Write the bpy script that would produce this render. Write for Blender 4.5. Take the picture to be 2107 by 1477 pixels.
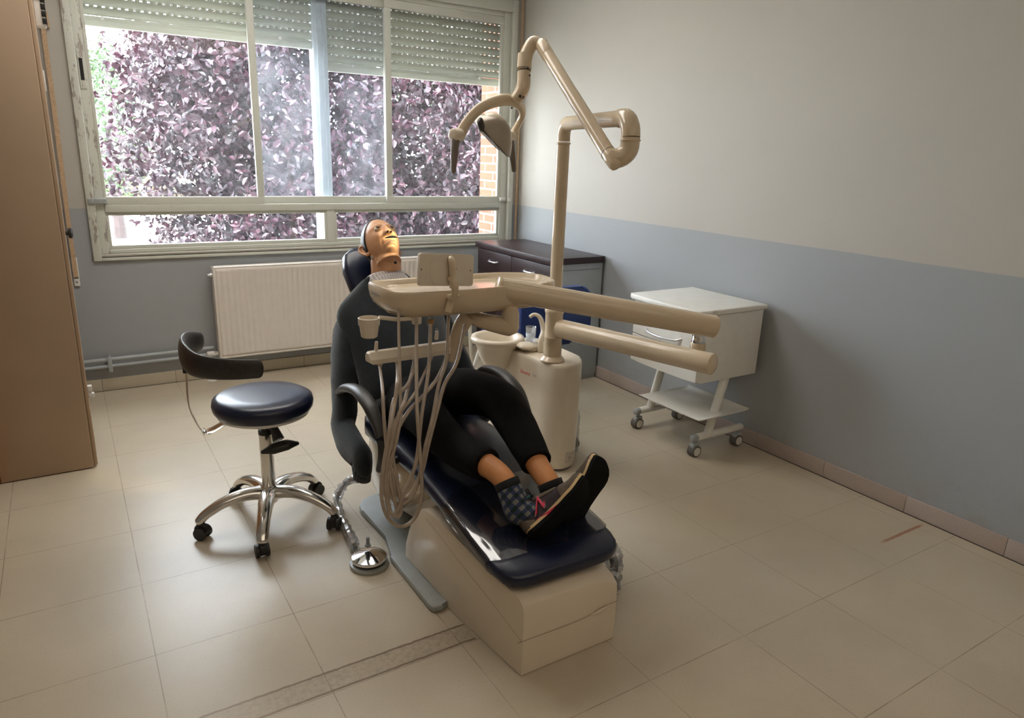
import bpy, bmesh, math, random
import numpy as np
from mathutils import Vector as V, Matrix
random.seed(7); rng = np.random.default_rng(11)
PI = math.pi
for o in list(bpy.data.objects): bpy.data.objects.remove(o)
SC = bpy.context.scene; COL = SC.collection

# ---------------------------------------------------------------- camera
S = 1.442455605865895; FPX = 1449.4176222037238
CR = V((0.848821113741351, -0.5275952413396552, 0.033852299517810124))
CU = V((0.11990919303061225, 0.2544878380566469, 0.9596133209308848))
CD = V((0.5149024201668116, 0.8104808459161789, -0.27927816976870073))
CAM = V((0, 0, S))
cam = bpy.data.cameras.new('camera'); co = bpy.data.objects.new('camera', cam); COL.objects.link(co)
m = Matrix((CR, CU, -CD)).transposed().to_4x4(); m.translation = CAM; co.matrix_world = m
cam.sensor_width = 36; cam.lens = 36*FPX/2107; cam.clip_start = .05; cam.clip_end = 200
SC.camera = co
XR, YB = 2.961, 4.656            # right wall, window wall
# ---------------------------------------------------------------- light
W = bpy.data.worlds.new('sky'); SC.world = W; W.use_nodes = True
bg = W.node_tree.nodes['Background']; bg.inputs[0].default_value = (.86, .93, 1, 1); bg.inputs[1].default_value = 20
sun = bpy.data.lights.new('sun', 'SUN'); sun.energy = 26; sun.angle = math.radians(.6); sun.color = (1, .97, .93)
so = bpy.data.objects.new('sun', sun); COL.objects.link(so)
so.rotation_euler = V((.35, .62, -.9)).to_track_quat('-Z', 'Y').to_euler()
def area(name, loc, rot, sx, sy, e, col=(1, 1, 1), portal=False):
    l = bpy.data.lights.new(name, 'AREA'); l.shape = 'RECTANGLE'; l.size = sx; l.size_y = sy; l.energy = e; l.color = col
    if portal: l.cycles.is_portal = True
    o = bpy.data.objects.new(name, l); COL.objects.link(o); o.location = loc; o.rotation_euler = rot; return o
area('added_fill_light', (.7, -.9, 2.68), (0, 0, 0), 3.6, 2.6, 24, (1, .84, .66))  # warm fill added behind the camera to brighten the room, no fixture
area('added_fill_light', (.9, 3.25, 2.70), (0, 0, 0), 2.0, .9, 32, (1, .95, .88))  # second added fill near the window wall, no lamp hangs there
vs = SC.view_settings; vs.view_transform = 'Standard'; vs.look = 'None'; vs.gamma = 1; vs.use_curve_mapping = False; vs.exposure = 0.12
SC.display_settings.display_device = 'sRGB'

# ---------------------------------------------------------------- geometry helpers
def ray(x, y): return CD + CR*((x-1053.5)/FPX) - CU*((y-738.5)/FPX)
def gz(x, y, z): v = ray(x, y); return CAM + v*((z-S)/v.z)
def gx(x, y, X): v = ray(x, y); return CAM + v*(X/v.x)
def gy(x, y, Y): v = ray(x, y); return CAM + v*(Y/v.y)
def gd(x, y, d): return CAM + ray(x, y)*d
def spline(pts, n=8):
    pts = [V(p) for p in pts]; out = []
    P = [2*pts[0]-pts[1]] + pts + [2*pts[-1]-pts[-2]]
    for i in range(1, len(P)-2):
        a, b, c, d = P[i-1:i+3]
        for k in range(n):
            t = k/n
            out.append(.5*((2*b)+(c-a)*t+(2*a-5*b+4*c-d)*t*t+(3*b-a-3*c+d)*t**3))
    out.append(pts[-1]); return out
def lerp(a, b, t): return a+(b-a)*t
def resamp(vals, n):
    out = []
    for i in range(n):
        t = i/(n-1)*(len(vals)-1); k = min(int(t), len(vals)-2); out.append(lerp(vals[k], vals[k+1], t-k))
    return out
class MB:
    def __init__(s): s.bm = bmesh.new()
    def box(s, c, size, R=None, bev=0):
        c = V(c); hx, hy, hz = [q/2 for q in size]
        vs_ = []
        for x in (-hx, hx):
            for y in (-hy, hy):
                for z in (-hz, hz):
                    p = V((x, y, z)); p = R @ p if R is not None else p
                    vs_.append(s.bm.verts.new(p+c))
        fs = [s.bm.faces.new([vs_[i] for i in f]) for f in ((0, 1, 3, 2), (4, 6, 7, 5), (0, 4, 5, 1), (2, 3, 7, 6), (0, 2, 6, 4), (1, 5, 7, 3))]
        if bev:
            es = list({e for f in fs for e in f.edges})
            bmesh.ops.bevel(s.bm, geom=es, offset=bev, segments=3, profile=.5, affect='EDGES')
        return s
    def bb(s, a, b, bev=0):
        a = V(a); b = V(b); return s.box((a+b)/2, [abs(q) for q in (b-a)], bev=bev)
    def loft(s, rings, closed=True, caps=True):
        R = [[s.bm.verts.new(p) for p in r] for r in rings]; n = len(R[0])
        for i in range(len(R)-1):
            for j in range(n if closed else n-1):
                k = (j+1) % n; s.bm.faces.new((R[i][j], R[i][k], R[i+1][k], R[i+1][j]))
        if caps and closed:
            s.bm.faces.new(R[0][::-1]); s.bm.faces.new(R[-1])
        return s
    def tube(s, pts, rad, seg=14, ell=None, up=None, caps=True, rnd=0):
        pts = [V(p) for p in pts]; n = len(pts)
        rad = [rad]*n if isinstance(rad, (int, float)) else resamp(list(rad), n)
        T = [(pts[min(i+1, n-1)]-pts[max(i-1, 0)]).normalized() for i in range(n)]
        u = V(up) if up else (V((0, 0, 1)) if abs(T[0].z) < .9 else V((1, 0, 0)))
        rings = []
        def ring(c, t, r, u):
            a = (u - t*u.dot(t)).normalized(); b = t.cross(a); ea, eb = (ell or (1, 1))
            return [c+a*(math.cos(2*PI*k/seg)*r*ea)+b*(math.sin(2*PI*k/seg)*r*eb) for k in range(seg)]
        if rnd:
            for q in (0.05, .3, .6, .85): rings.append(ring(pts[0]-T[0]*rad[0]*rnd*math.sqrt(1-q*q), T[0], rad[0]*q, u))
        for i in range(n):
            t = T[i]
            if not up: u = (u - t*u.dot(t)).normalized()
            rings.append(ring(pts[i], t, rad[i], u))
        if rnd:
            for q in (.85, .6, .3, .05): rings.append(ring(pts[-1]+T[-1]*rad[-1]*rnd*math.sqrt(1-q*q), T[-1], rad[-1]*q, u))
        return s.loft(rings, caps=caps)
    def lathe(s, prof, loc, seg=32, axis=(0, 0, 1)):
        q = V((0, 0, 1)).rotation_difference(V(axis).normalized()).to_matrix(); loc = V(loc)
        rings = [[q @ V((r*math.cos(2*PI*k/seg), r*math.sin(2*PI*k/seg), z))+loc for k in range(seg)] for r, z in prof]
        return s.loft(rings)
    def prism(s, poly, z0, z1, M=None, bev=0):
        M = M or Matrix.Identity(4)
        a = [s.bm.verts.new(M @ V((x, y, z0))) for x, y in poly]; b = [s.bm.verts.new(M @ V((x, y, z1))) for x, y in poly]
        n = len(poly); fs = [s.bm.faces.new(a[::-1]), s.bm.faces.new(b)]
        for i in range(n): fs.append(s.bm.faces.new((a[i], a[(i+1) % n], b[(i+1) % n], b[i])))
        if bev:
            es = list(set(fs[0].edges)|set(fs[1].edges))
            bmesh.ops.bevel(s.bm, geom=es, offset=bev, segments=3, profile=.5, affect='EDGES')
        return s
    def ball(s, c, r, R=None, seg=20):
        c = V(c); r = (r, r, r) if isinstance(r, (int, float)) else r
        rings = []
        for i in range(seg//2+1):
            th = PI*min(max(i/(seg//2), .004), .996)
            ring = []
            for k in range(seg):
                p = V((math.sin(th)*math.cos(2*PI*k/seg)*r[0], math.sin(th)*math.sin(2*PI*k/seg)*r[1], math.cos(th)*r[2]))
                ring.append((R @ p if R is not None else p)+c)
            rings.append(ring)
        return s.loft(rings)
    def quad(s, pts): s.bm.faces.new([s.bm.verts.new(p) for p in pts]); return s
    def build(s, name, mat, parent=None, sharp=40, sub=0, solid=0, recalc=True):
        if recalc: bmesh.ops.recalc_face_normals(s.bm, faces=s.bm.faces)
        me = bpy.data.meshes.new(name); s.bm.to_mesh(me); s.bm.free()
        me.materials.append(mat); return link(name, me, parent, sharp, sub, solid)
def wmat(o):
    m_ = Matrix.Translation(o.location) @ o.rotation_euler.to_matrix().to_4x4()
    return m_ if o.parent is None else wmat(o.parent) @ o.matrix_parent_inverse @ m_
def link(name, me, parent, sharp=40, sub=0, solid=0):
    for p_ in me.polygons: p_.use_smooth = True
    if sharp: me.set_sharp_from_angle(angle=math.radians(sharp))
    o = bpy.data.objects.new(name, me); COL.objects.link(o)
    if parent is not None:
        o.parent = parent; o.matrix_parent_inverse = wmat(parent).inverted()
    else:                         # own origin at the base of the thing
        n = len(me.vertices); c = np.empty(n*3); me.vertices.foreach_get('co', c); c = c.reshape(-1, 3)
        a, b = c.min(0), c.max(0); off = V(((a[0]+b[0])/2, (a[1]+b[1])/2, a[2]))
        me.transform(Matrix.Translation(-off)); o.location = off
    if solid:
        mo = o.modifiers.new('solid', 'SOLIDIFY'); mo.thickness = solid; mo.offset = -1
    if sub:
        mo = o.modifiers.new('sub', 'SUBSURF'); mo.levels = sub; mo.render_levels = sub
    return o
def thing(name, label, cat, loc, group=None, rz=0):
    o = bpy.data.objects.new(name, None); COL.objects.link(o); o.location = loc; o.rotation_euler = (0, 0, rz); o.empty_display_size = .1
    return tag(o, label, cat, group)
def tag(o, label, cat, group=None):
    o['label'] = label; o['category'] = cat
    if group: o['group'] = group
    return o
def struct(o): o['kind'] = 'structure'; return o
def sempty(name, loc):
    o = bpy.data.objects.new(name, None); COL.objects.link(o); o.location = loc; return struct(o)
def copytree(o, parent=None):
    c = o.copy(); COL.objects.link(c)
    if parent is not None: c.parent = parent
    for ch in [q for q in bpy.data.objects if q.parent is o and q is not c]: copytree(ch, c)
    return c

# ---------------------------------------------------------------- materials
class N:
    def __init__(s, name):
        s.m = bpy.data.materials.new(name); s.m.use_nodes = True; s.t = s.m.node_tree; s.b = s.t.nodes['Principled BSDF']; s._p = None
    def nd(s, t, **k):
        n = s.t.nodes.new(t)
        for a, b in k.items(): setattr(n, a, b)
        return n
    def put(s, n, i, v):
        if hasattr(v, 'is_linked') or hasattr(v, 'links'): s.t.links.new(v, n.inputs[i])
        else: n.inputs[i].default_value = (*v, 1) if isinstance(v, tuple) and len(v) == 3 and n.inputs[i].type == 'RGBA' else v
    def pos(s):
        if not s._p: s._p = s.nd('ShaderNodeNewGeometry').outputs['Position']
        return s._p
    def obj(s): return s.nd('ShaderNodeTexCoord').outputs['Object']
    def xyz(s, v=None):
        n = s.nd('ShaderNodeSeparateXYZ'); s.put(n, 0, v or s.pos()); return n.outputs
    def m_(s, op, a, b=0., c=0.):
        n = s.nd('ShaderNodeMath', operation=op); s.put(n, 0, a); s.put(n, 1, b)
        if op in ('MULTIPLY_ADD', 'SMOOTH_MIN', 'COMPARE'): s.put(n, 2, c)
        return n.outputs[0]
    def ramp(s, v, a, b, x=0., y=1.):
        n = s.nd('ShaderNodeMapRange', interpolation_type='SMOOTHSTEP'); s.put(n, 0, v); s.put(n, 1, a); s.put(n, 2, b); s.put(n, 3, x); s.put(n, 4, y); return n.outputs[0]
    def noise(s, scale, detail=3., rough=.5, v=None, stretch=None):
        n = s.nd('ShaderNodeTexNoise'); vec = v or s.pos()
        if stretch:
            mp = s.nd('ShaderNodeMapping'); s.put(mp, 0, vec); mp.inputs['Scale'].default_value = stretch; vec = mp.outputs[0]
        s.put(n, 'Vector', vec); n.inputs['Scale'].default_value = scale; n.inputs['Detail'].default_value = detail; n.inputs['Roughness'].default_value = rough
        return n.outputs[0]
    def mix(s, f, a, b):
        n = s.nd('ShaderNodeMix', data_type='RGBA'); s.put(n, 0, f)
        for i, v in ((6, a), (7, b)): s.put(n, i, v)
        return n.outputs[2]
    def bump(s, h, st=.3, d=.002):
        n = s.nd('ShaderNodeBump'); s.put(n, 'Height', h); n.inputs['Strength'].default_value = st; n.inputs['Distance'].default_value = d
        s.t.links.new(n.outputs[0], s.b.inputs['Normal'])
    def set(s, **k):
        for a, v in k.items(): s.put(s.b, {'col': 'Base Color', 'rough': 'Roughness', 'metal': 'Metallic', 'spec': 'Specular IOR Level', 'coat': 'Coat Weight', 'crough': 'Coat Roughness', 'trans': 'Transmission Weight', 'ior': 'IOR', 'alpha': 'Alpha', 'emc': 'Emission Color', 'em': 'Emission Strength', 'sheen': 'Sheen Weight', 'sss': 'Subsurface Weight'}[a], v)
        return s.m
def pm(name, col, rough=.5, var=.06, scale=18, bump=0, bscale=200, **k):
    n = N(name); f = n.noise(scale, 3); lo = tuple(c*(1-var) for c in col); hi = tuple(min(1, c*(1+var)) for c in col)
    r = rough
    if bump: n.bump(n.noise(bscale, 3), bump, .001)
    return n.set(col=n.mix(n.ramp(f, .3, .7), lo, hi), rough=r, **k)
M = {}
M['plastic'] = pm('ivory_plastic', (.66, .54, .385), .16, .02, coat=.25)
M['plastic_w'] = pm('white_plastic', (.70, .62, .50), .28, .02)
M['cover'] = pm('cream_cover_plastic', (.74, .64, .50), .38, .03, 5)
M['trolley'] = pm('white_painted_metal', (.82, .81, .76), .35, .02)
M['seamgrey'] = pm('seam_grey', (.12, .11, .10), .7)
M['steel'] = pm('polished_aluminium', (.78, .77, .75), .16, .03, metal=1.)
M['chrome'] = pm('chrome', (.85, .85, .85), .07, .02, metal=1.)
M['grip'] = pm('taupe_grip_plastic', (.16, .13, .105), .4)
M['smoke'] = pm('smoky_reflector_plastic', (.34, .29, .23), .28, .05, metal=.25)
M['seam'] = pm('cover_joint', (.40, .33, .24), .6)
M['black'] = pm('black_rubber', (.012, .012, .013), .45)
M['grey_pu'] = pm('dark_grey_polyurethane', (.030, .026, .023), .42, .15, 60, .25, 400)
M['navy'] = pm('navy_vinyl', (.007, .011, .034), .30, .1, 12, .12, 160)
M['blue'] = pm('blue_vinyl', (.006, .030, .17), .38, .1, 12)
M['base_grey'] = pm('grey_painted_steel', (.33, .35, .34), .4, .05)
M['wenge'] = (lambda n: (n.bump(n.noise(60, 4, v=n.obj(), stretch=(1, 12, 1)), .1, .0005), n.set(col=n.mix(n.noise(30, 4, stretch=(8, 1, 8)), (.016, .008, .009), (.045, .022, .024)), rough=.36))[1])(N('wenge_wood'))
M['lam'] = pm('grey_laminate', (.36, .39, .40), .45, .03)
M['silver'] = pm('satin_silver', (.70, .70, .72), .28, .02, metal=.8)
M['locker'] = pm('beige_locker_enamel', (.42, .30, .20), .55, .04, 3, .15, 500)
M['orange_wood'] = pm('orange_wood', (.55, .24, .08), .5)
M['gum'] = pm('beige_hose_rubber', (.40, .33, .26), .38, .08, 30)
M['strap'] = pm('tan_webbing', (.52, .36, .22), .8, .1, 90)
M['white'] = pm('white_enamel', (.72, .70, .66), .4, .03)
M['rad'] = pm('radiator_enamel', (.72, .66, .60), .42, .02)
M['darkhole'] = pm('dark_gap', (.01, .01, .01), .8)
M['amber'] = pm('amber_filter', (.55, .25, .05), .15, .1)
M['skin'] = pm('mannequin_skin', (.60, .32, .17), .36, .06, 25, spec=.45)
M['leg_skin'] = pm('mannequin_leg_skin', (.62, .27, .10), .5, .04)
M['hair'] = pm('dark_hair_cap', (.018, .014, .015), .42, .2, 40, .3, 90)
M['eye_white'] = pm('eye_white', (.62, .50, .34), .12)
M['iris'] = pm('eye_iris', (.03, .018, .01), .08)
M['pants'] = pm('black_trousers', (.0045, .0042, .0045), .85, .2, 50, .3, 500, spec=.2)
M['suede'] = pm('brown_grey_suede', (.115, .085, .060), .85, .15, 60)
M['mesh_shoe'] = pm('dark_purple_mesh', (.032, .020, .026), .8, .2, 200, .4, 700)
M['sole'] = (lambda n: (n.bump(n.nd('ShaderNodeTexVoronoi').outputs[0], .1), n.set(col=(.004, .004, .004), rough=.8, spec=.15))[1])(N('black_outsole'))
M['pink'] = pm('pink_red_foam', (.60, .02, .07), .55)
M['teal'] = pm('teal_lining', (.02, .30, .30), .7)
M['creamfoam'] = pm('cream_foam', (.62, .45, .22), .6)
M['lace'] = pm('black_lace', (.012, .012, .016), .8)
M['ngrey'] = pm('grey_trim', (.22, .20, .20), .6)
M['skyblue'] = pm('aluminium_post_paint', (.60, .66, .68), .35)
M['label'] = (lambda n: n.set(col=n.mix(n.ramp(n.noise(160, 2, stretch=(1, 1, 4)), .55, .6), (.62, .55, .46), (.12, .09, .07)), rough=.5))(N('printed_label'))
M['red_ink'] = pm('red_ink', (.55, .03, .02), .5); M['grey_ink'] = pm('grey_ink', (.30, .27, .25), .5)
M['black_ink'] = pm('black_ink', (.02, .02, .02), .5)
def glass(name, tint=(1, 1, 1), refl=.08, milky=0., rough=.02):
    n = N(name); t = n.t; out = t.nodes['Material Output']
    tr = n.nd('ShaderNodeBsdfTransparent'); tr.inputs[0].default_value = (*tint, 1)
    gl = n.nd('ShaderNodeBsdfGlossy'); gl.inputs['Roughness'].default_value = rough
    lw = n.nd('ShaderNodeLayerWeight'); lw.inputs[0].default_value = .35
    f = n.m_('MULTIPLY_ADD', lw.outputs['Fresnel'], .5, refl)
    mx = n.nd('ShaderNodeMixShader'); t.links.new(f, mx.inputs[0]); t.links.new(tr.outputs[0], mx.inputs[1]); t.links.new(gl.outputs[0], mx.inputs[2])
    last = mx
    if milky:
        df = n.nd('ShaderNodeBsdfTranslucent'); df.inputs[0].default_value = (.8, .82, .85, 1)
        m2 = n.nd('ShaderNodeMixShader'); t.links.new(n.ramp(n.noise(9, 6, .7), .35, .75, milky*.5, milky*1.5), m2.inputs[0])
        t.links.new(mx.outputs[0], m2.inputs[1]); t.links.new(df.outputs[0], m2.inputs[2]); last = m2
    t.links.new(last.outputs[0], out.inputs[0]); return n.m
M['glass'] = glass('window_glass', (.97, .98, .98), .02, .012)
M['glass_hazy'] = glass('hazy_window_glass', (.93, .95, .98), .02, .035)  # haze of the double middle panes put into the glass as milkiness
M['film'] = glass('clear_plastic_film', (.95, .94, .94), .13, .03, .07)
M['wrap'] = glass('crinkled_plastic_wrap', (.90, .92, .95), .12, .28, .2)
M['clear'] = glass('clear_plastic', (.93, .96, .97), .08, .05, .03)
M['cup'] = glass('frosted_cup_plastic', (.90, .93, .95), .08, .45, .15)
M['cuprim'] = glass('clear_cup_plastic', (.90, .93, .95), .12, .08, .05)

def wallmat(name, low, high, stain=0):
    n = N(name); x, y, z = n.xyz()
    wav = n.m_('MULTIPLY', n.m_('SUBTRACT', n.noise(3, 2), .5), .006)
    f = n.ramp(n.m_('ADD', z, wav), 1.0685, 1.0705)
    v = n.noise(1.6, 4, .6)
    c = n.mix(f, low, high); c = n.mix(n.ramp(v, .3, .75, 0., .10), c, (.30, .28, .25))
    if stain:
        s1 = n.m_('MULTIPLY', n.ramp(z, .28, .06), n.ramp(n.noise(7, 5, .7), .45, .75)); c = n.mix(n.m_('MULTIPLY', s1, .45), c, (.30, .26, .21))
        sc = n.m_('MULTIPLY', n.ramp(n.noise(40, 3, .6, stretch=(1, 1, 7)), .66, .72), n.ramp(z, .5, .1)); c = n.mix(n.m_('MULTIPLY', sc, .5), c, (.16, .14, .13))
    n.bump(n.noise(170, 3), .12, .001)
    return n.set(col=c, rough=.55, spec=.35)
M['wall'] = wallmat('two_tone_wall_paint', (.345, .362, .375), (.475, .45, .40), 1)
M['exterior'] = pm('exterior_render', (.5, .48, .45), .9)
M['ceil'] = pm('ceiling_paint', (.82, .81, .78), .9)
def terrazzo(name, base, dark, sp=.5, lines=False, rough=.3):
    n = N(name); x, y, z = n.xyz()
    c = n.mix(n.ramp(n.noise(2.2, 4, .6), .3, .7), tuple(q*.93 for q in base), tuple(q*1.05 for q in base))
    c = n.mix(n.ramp(n.noise(210, 2, .5), .62, .70, 0., sp*.5), c, dark)
    c = n.mix(n.ramp(n.noise(420, 2, .6), .68, .74, 0., sp), c, tuple(q*.7 for q in dark))
    if lines:
        def ln(v, o, w0, w1):
            q = n.m_('MULTIPLY', n.m_('SUBTRACT', v, o), 2.5); q = n.m_('FRACT', n.m_('ADD', q, 100.5)); q = n.m_('ABSOLUTE', n.m_('SUBTRACT', q, .5))
            return n.ramp(q, w0, w1, 1., 0.)
        g = n.m_('MAXIMUM', ln(x, .072, .0018, .0052), ln(y, 4.0, .0018, .0052))
        g = n.m_('MULTIPLY', g, n.ramp(n.noise(5, 4, .65), .32, .62, .25, .85))
        # mended strip in front of the chair
        jit = n.m_('MULTIPLY', n.m_('SUBTRACT', n.noise(30, 4, .7), .5), .010)
        yj = n.m_('ADD', y, jit)
        def near(v, o, w): return n.ramp(n.m_('ABSOLUTE', n.m_('SUBTRACT', v, o)), w*.35, w, 1., 0.)
        xin = n.ramp(x, .93, .92, 0., 1.)
        e = n.m_('MULTIPLY', n.m_('MAXIMUM', near(yj, 1.685, .0055), near(yj, 1.608, .0055)), xin)
        inside = n.m_('MULTIPLY', n.m_('MULTIPLY', n.ramp(yj, 1.608, 1.612), n.ramp(yj, 1.685, 1.681)), xin)
        c = n.mix(n.m_('MULTIPLY', inside, n.ramp(n.noise(60, 4, .7), .3, .75, .1, .6)), c, (.26, .19, .12))
        c = n.mix(n.m_('MULTIPLY', e, .85), c, (.13, .075, .035))
        c = n.mix(g, c, (.20, .145, .09))
        # rust streak by the right wall
        a = n.m_('MULTIPLY', n.m_('SUBTRACT', x, 2.69), 1.0)
        r1 = n.m_('MULTIPLY', n.m_('MULTIPLY', n.ramp(x, 2.60, 2.66), n.ramp(x, 2.94, 2.88)), near(n.m_('ADD', y, n.m_('MULTIPLY', jit, .8)), 1.318, .010))
        c = n.mix(n.m_('MULTIPLY', r1, .8), c, (.28, .07, .01))
        # scattered scuffs
        c = n.mix(n.ramp(n.noise(34, 2, .5), .79, .80, 0., .6), c, (.12, .09, .06))
        # yellowed patches
        c = n.mix(n.ramp(n.noise(.9, 3), .45, .7, 0., .35), c, (base[0]*.95, base[1]*.88, base[2]*.72))
    rr = rough
    return n.set(col=c, rough=rr, spec=.6)
M['floor'] = terrazzo('terrazzo_floor_tiles', (.50, .43, .325), (.20, .155, .105), .8, True, .36)
M['skirt_r'] = terrazzo('pink_terrazzo_skirting', (.42, .345, .30), (.20, .15, .13), .8, False, .35)
M['skirt_b'] = terrazzo('beige_terrazzo_skirting', (.50, .44, .33), (.28, .22, .15), .5, False, .35)
M['sill'] = terrazzo('stained_stone_sill', (.42, .39, .34), (.10, .08, .06), .9, False, .5)
def framemat():
    n = N('old_white_frame_paint'); x, y, z = n.xyz()
    peel = n.m_('MULTIPLY', n.ramp(n.noise(16, 5, .7, stretch=(2.2, 2.2, .55)), .56, .60), n.ramp(x, .22, .19))
    c = n.mix(peel, (.58, .585, .52), (.33, .29, .25)); c = n.mix(n.m_('MULTIPLY', n.ramp(n.noise(30, 4, .8, stretch=(3, 3, .35)), .66, .69), n.ramp(x, .22, .19)), c, (.10, .06, .04))
    c = n.mix(n.ramp(n.noise(40, 4), .62, .7, 0., .25), c, (.42, .38, .32))
    return n.set(col=c, rough=.42)
M['frame'] = framemat()
M['slat'] = pm('grey_green_shutter_slat', (.52, .54, .45), .4, .05, 3)
def brickmat():
    n = N('red_brick'); b = n.nd('ShaderNodeTexBrick'); mp = n.nd('ShaderNodeMapping'); n.put(mp, 0, n.pos()); mp.inputs['Rotation'].default_value = (PI/2, 0, 0)
    cx = n.nd('ShaderNodeCombineXYZ'); x, y, z = n.xyz(); n.put(cx, 0, n.m_('ADD', x, y)); n.put(cx, 1, z); n.put(b, 'Vector', cx.outputs[0])
    b.inputs['Color1'].default_value = (.27, .055, .028, 1); b.inputs['Color2'].default_value = (.33, .075, .036, 1); b.inputs['Mortar'].default_value = (.28, .24, .21, 1)
    b.inputs['Scale'].default_value = 1; b.inputs['Brick Width'].default_value = .25; b.inputs['Row Height'].default_value = .065; b.inputs['Mortar Size'].default_value = .006
    return n.set(col=b.outputs[0], rough=.85)
M['brick'] = brickmat()
def leafmat(name, c1, c2, rough=.35, tr=.25):
    n = N(name); f = n.noise(7, 2); g = n.noise(60, 1)
    n.set(col=n.mix(n.ramp(n.m_('ADD', n.m_('MULTIPLY', f, .5), n.m_('MULTIPLY', g, .5)), .38, .62), c1, c2), rough=rough, spec=.5)
    t = n.nd('ShaderNodeBsdfTranslucent'); t.inputs[0].default_value = (c2[0]*1.6, c2[1]*.9, c2[2]*.9, 1)
    mx = n.nd('ShaderNodeMixShader'); mx.inputs[0].default_value = tr
    n.t.links.new(n.b.outputs[0], mx.inputs[1]); n.t.links.new(t.outputs[0], mx.inputs[2]); n.t.links.new(mx.outputs[0], n.t.nodes['Material Output'].inputs[0]); return n.m
M['plum'] = leafmat('purple_plum_leaf', (.010, .008, .013), (.040, .011, .021), .33, .08)
M['green'] = leafmat('pale_green_leaf', (.016, .050, .014), (.045, .10, .03), .5, .15)
M['straw'] = leafmat('yellow_grass_blade', (.09, .07, .02), (.14, .12, .05), .6, .2)
M['bark'] = pm('dark_bark', (.03, .02, .02), .9, .3, 30)
M['pave'] = pm('pale_paving', (.62, .60, .56), .9, .1, 1)
def knitmat(name, rib=False):
    n = N(name); v = n.obj(); w = n.nd('ShaderNodeTexWave'); n.put(w, 'Vector', v); w.inputs['Scale'].default_value = 60 if rib else 110; w.inputs['Distortion'].default_value = 1.; w.bands_direction = 'X'
    n.bump(n.m_('ADD', w.outputs['Fac'], n.noise(300, 3)), .9 if rib else .5, .004 if rib else .0015)
    return n.set(col=n.mix(n.noise(40, 4), (.009, .013, .016), (.020, .026, .030)), rough=.95, sheen=.25, spec=.1)
M['knit'] = knitmat('charcoal_knit'); M['rib'] = knitmat('charcoal_ribbed_knit', True)
def checkmat():
    n = N('small_check_shirt_cotton'); x, y, z = n.xyz()
    def st(v, s_, w): return n.ramp(n.m_('ABSOLUTE', n.m_('SUBTRACT', n.m_('FRACT', n.m_('MULTIPLY', v, s_)), .5)), w, w+.05, 1., 0.)
    a = st(x, 95, .14); b = st(n.m_('ADD', y, z), 70, .14)
    c = n.mix(n.m_('MULTIPLY', a, .55), (.58, .54, .52), (.22, .15, .15)); c = n.mix(n.m_('MULTIPLY', b, .55), c, (.25, .22, .26))
    return n.set(col=c, rough=.9)
M['shirt'] = checkmat()
def sockmat():
    n = N('chequered_sock_knit'); v = n.nd('ShaderNodeUVMap').outputs[0]; x, y, z = n.xyz(v)
    c = n.nd('ShaderNodeTexChecker'); n.put(c, 'Vector', v); c.inputs['Scale'].default_value = 1
    c.inputs['Color1'].default_value = (.006, .024, .026, 1); c.inputs['Color2'].default_value = (.030, .042, .095, 1)
    cc = n.nd('ShaderNodeTexChecker'); n.put(cc, 'Vector', v); cc.inputs['Scale'].default_value = .5
    g = n.m_('MULTIPLY', n.m_('GREATER_THAN', n.m_('FRACT', n.m_('MULTIPLY', x, .5)), .5), n.m_('LESS_THAN', n.m_('FRACT', n.m_('MULTIPLY', y, .5)), .5))
    col = n.mix(g, c.outputs[0], (.17, .17, .16))
    n.bump(n.noise(500, 2), .4, .001)
    return n.set(col=col, rough=.95, sheen=.1)
M['sock'] = sockmat()
M['sock_cuff'] = pm('black_sock_knit', (.006, .006, .007), .95, .1, 300, .5, 500)

# ================================================================= SETTING
CEIL = 2.72; X0, Y0 = -1.9, -2.4
o = MB().bb((X0-.2, Y0-.2, -.12), (XR+.2, YB+.02, 0)).build('floor', M['floor'], sharp=30); struct(o)
o = MB().bb((X0-.2, Y0-.2, CEIL), (XR+.2, YB+.34, CEIL+.15)).build('ceiling', M['ceil'], sharp=30); struct(o)
b = MB(); HX0, HX1, HZ0, HZ1 = .13, 2.872, .797, 2.44; T = .32
b.bb((X0, YB, -.3), (XR+.2, YB+T, HZ0)).bb((X0, YB, HZ1), (XR+.2, YB+T, CEIL)).bb((X0, YB, HZ0), (HX0, YB+T, HZ1)).bb((HX1, YB, HZ0), (XR+.2, YB+T, HZ1))
struct(b.build('wall_back', M['wall'], sharp=30))
struct(MB().bb((XR, Y0, 0), (XR+.2, YB, CEIL)).build('wall_right', M['wall'], sharp=30))
struct(MB().bb((X0-.2, Y0, 0), (X0, YB, CEIL)).build('wall_left', M['wall'], sharp=30))
struct(MB().bb((X0-.2, Y0-.2, 0), (XR+.2, Y0, CEIL)).build('wall_front', M['wall'], sharp=30))
def skirting(name, axis, mat, a, b_, wall, h, cuts):
    q = MB(); last = a
    for c in cuts+[b_]:
        if axis == 'y': q.bb((wall-.011, last+.0008, 0.001), (wall, c-.0008, h), .0015)
        else: q.bb((last+.0008, wall-.011, 0.001), (c-.0008, wall, h), .0015)
        last = c
    return struct(q.build(name, mat))
skirting('baseboard_right', 'y', M['skirt_r'], Y0, 4.64, XR, .078, [1.02+.4*i-.4*8 for i in range(0, 17)])
skirting('baseboard_back', 'x', M['skirt_b'], X0, XR-.012, YB, .075, [-.33+.4*i-.8*1 for i in range(0, 10)])
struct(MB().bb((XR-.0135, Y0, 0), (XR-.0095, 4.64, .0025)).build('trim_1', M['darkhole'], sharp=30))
struct(MB().bb((X0, YB-.0135, 0), (XR-.014, YB-.0095, .002)).build('trim_2', M['darkhole'], sharp=30))

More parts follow.
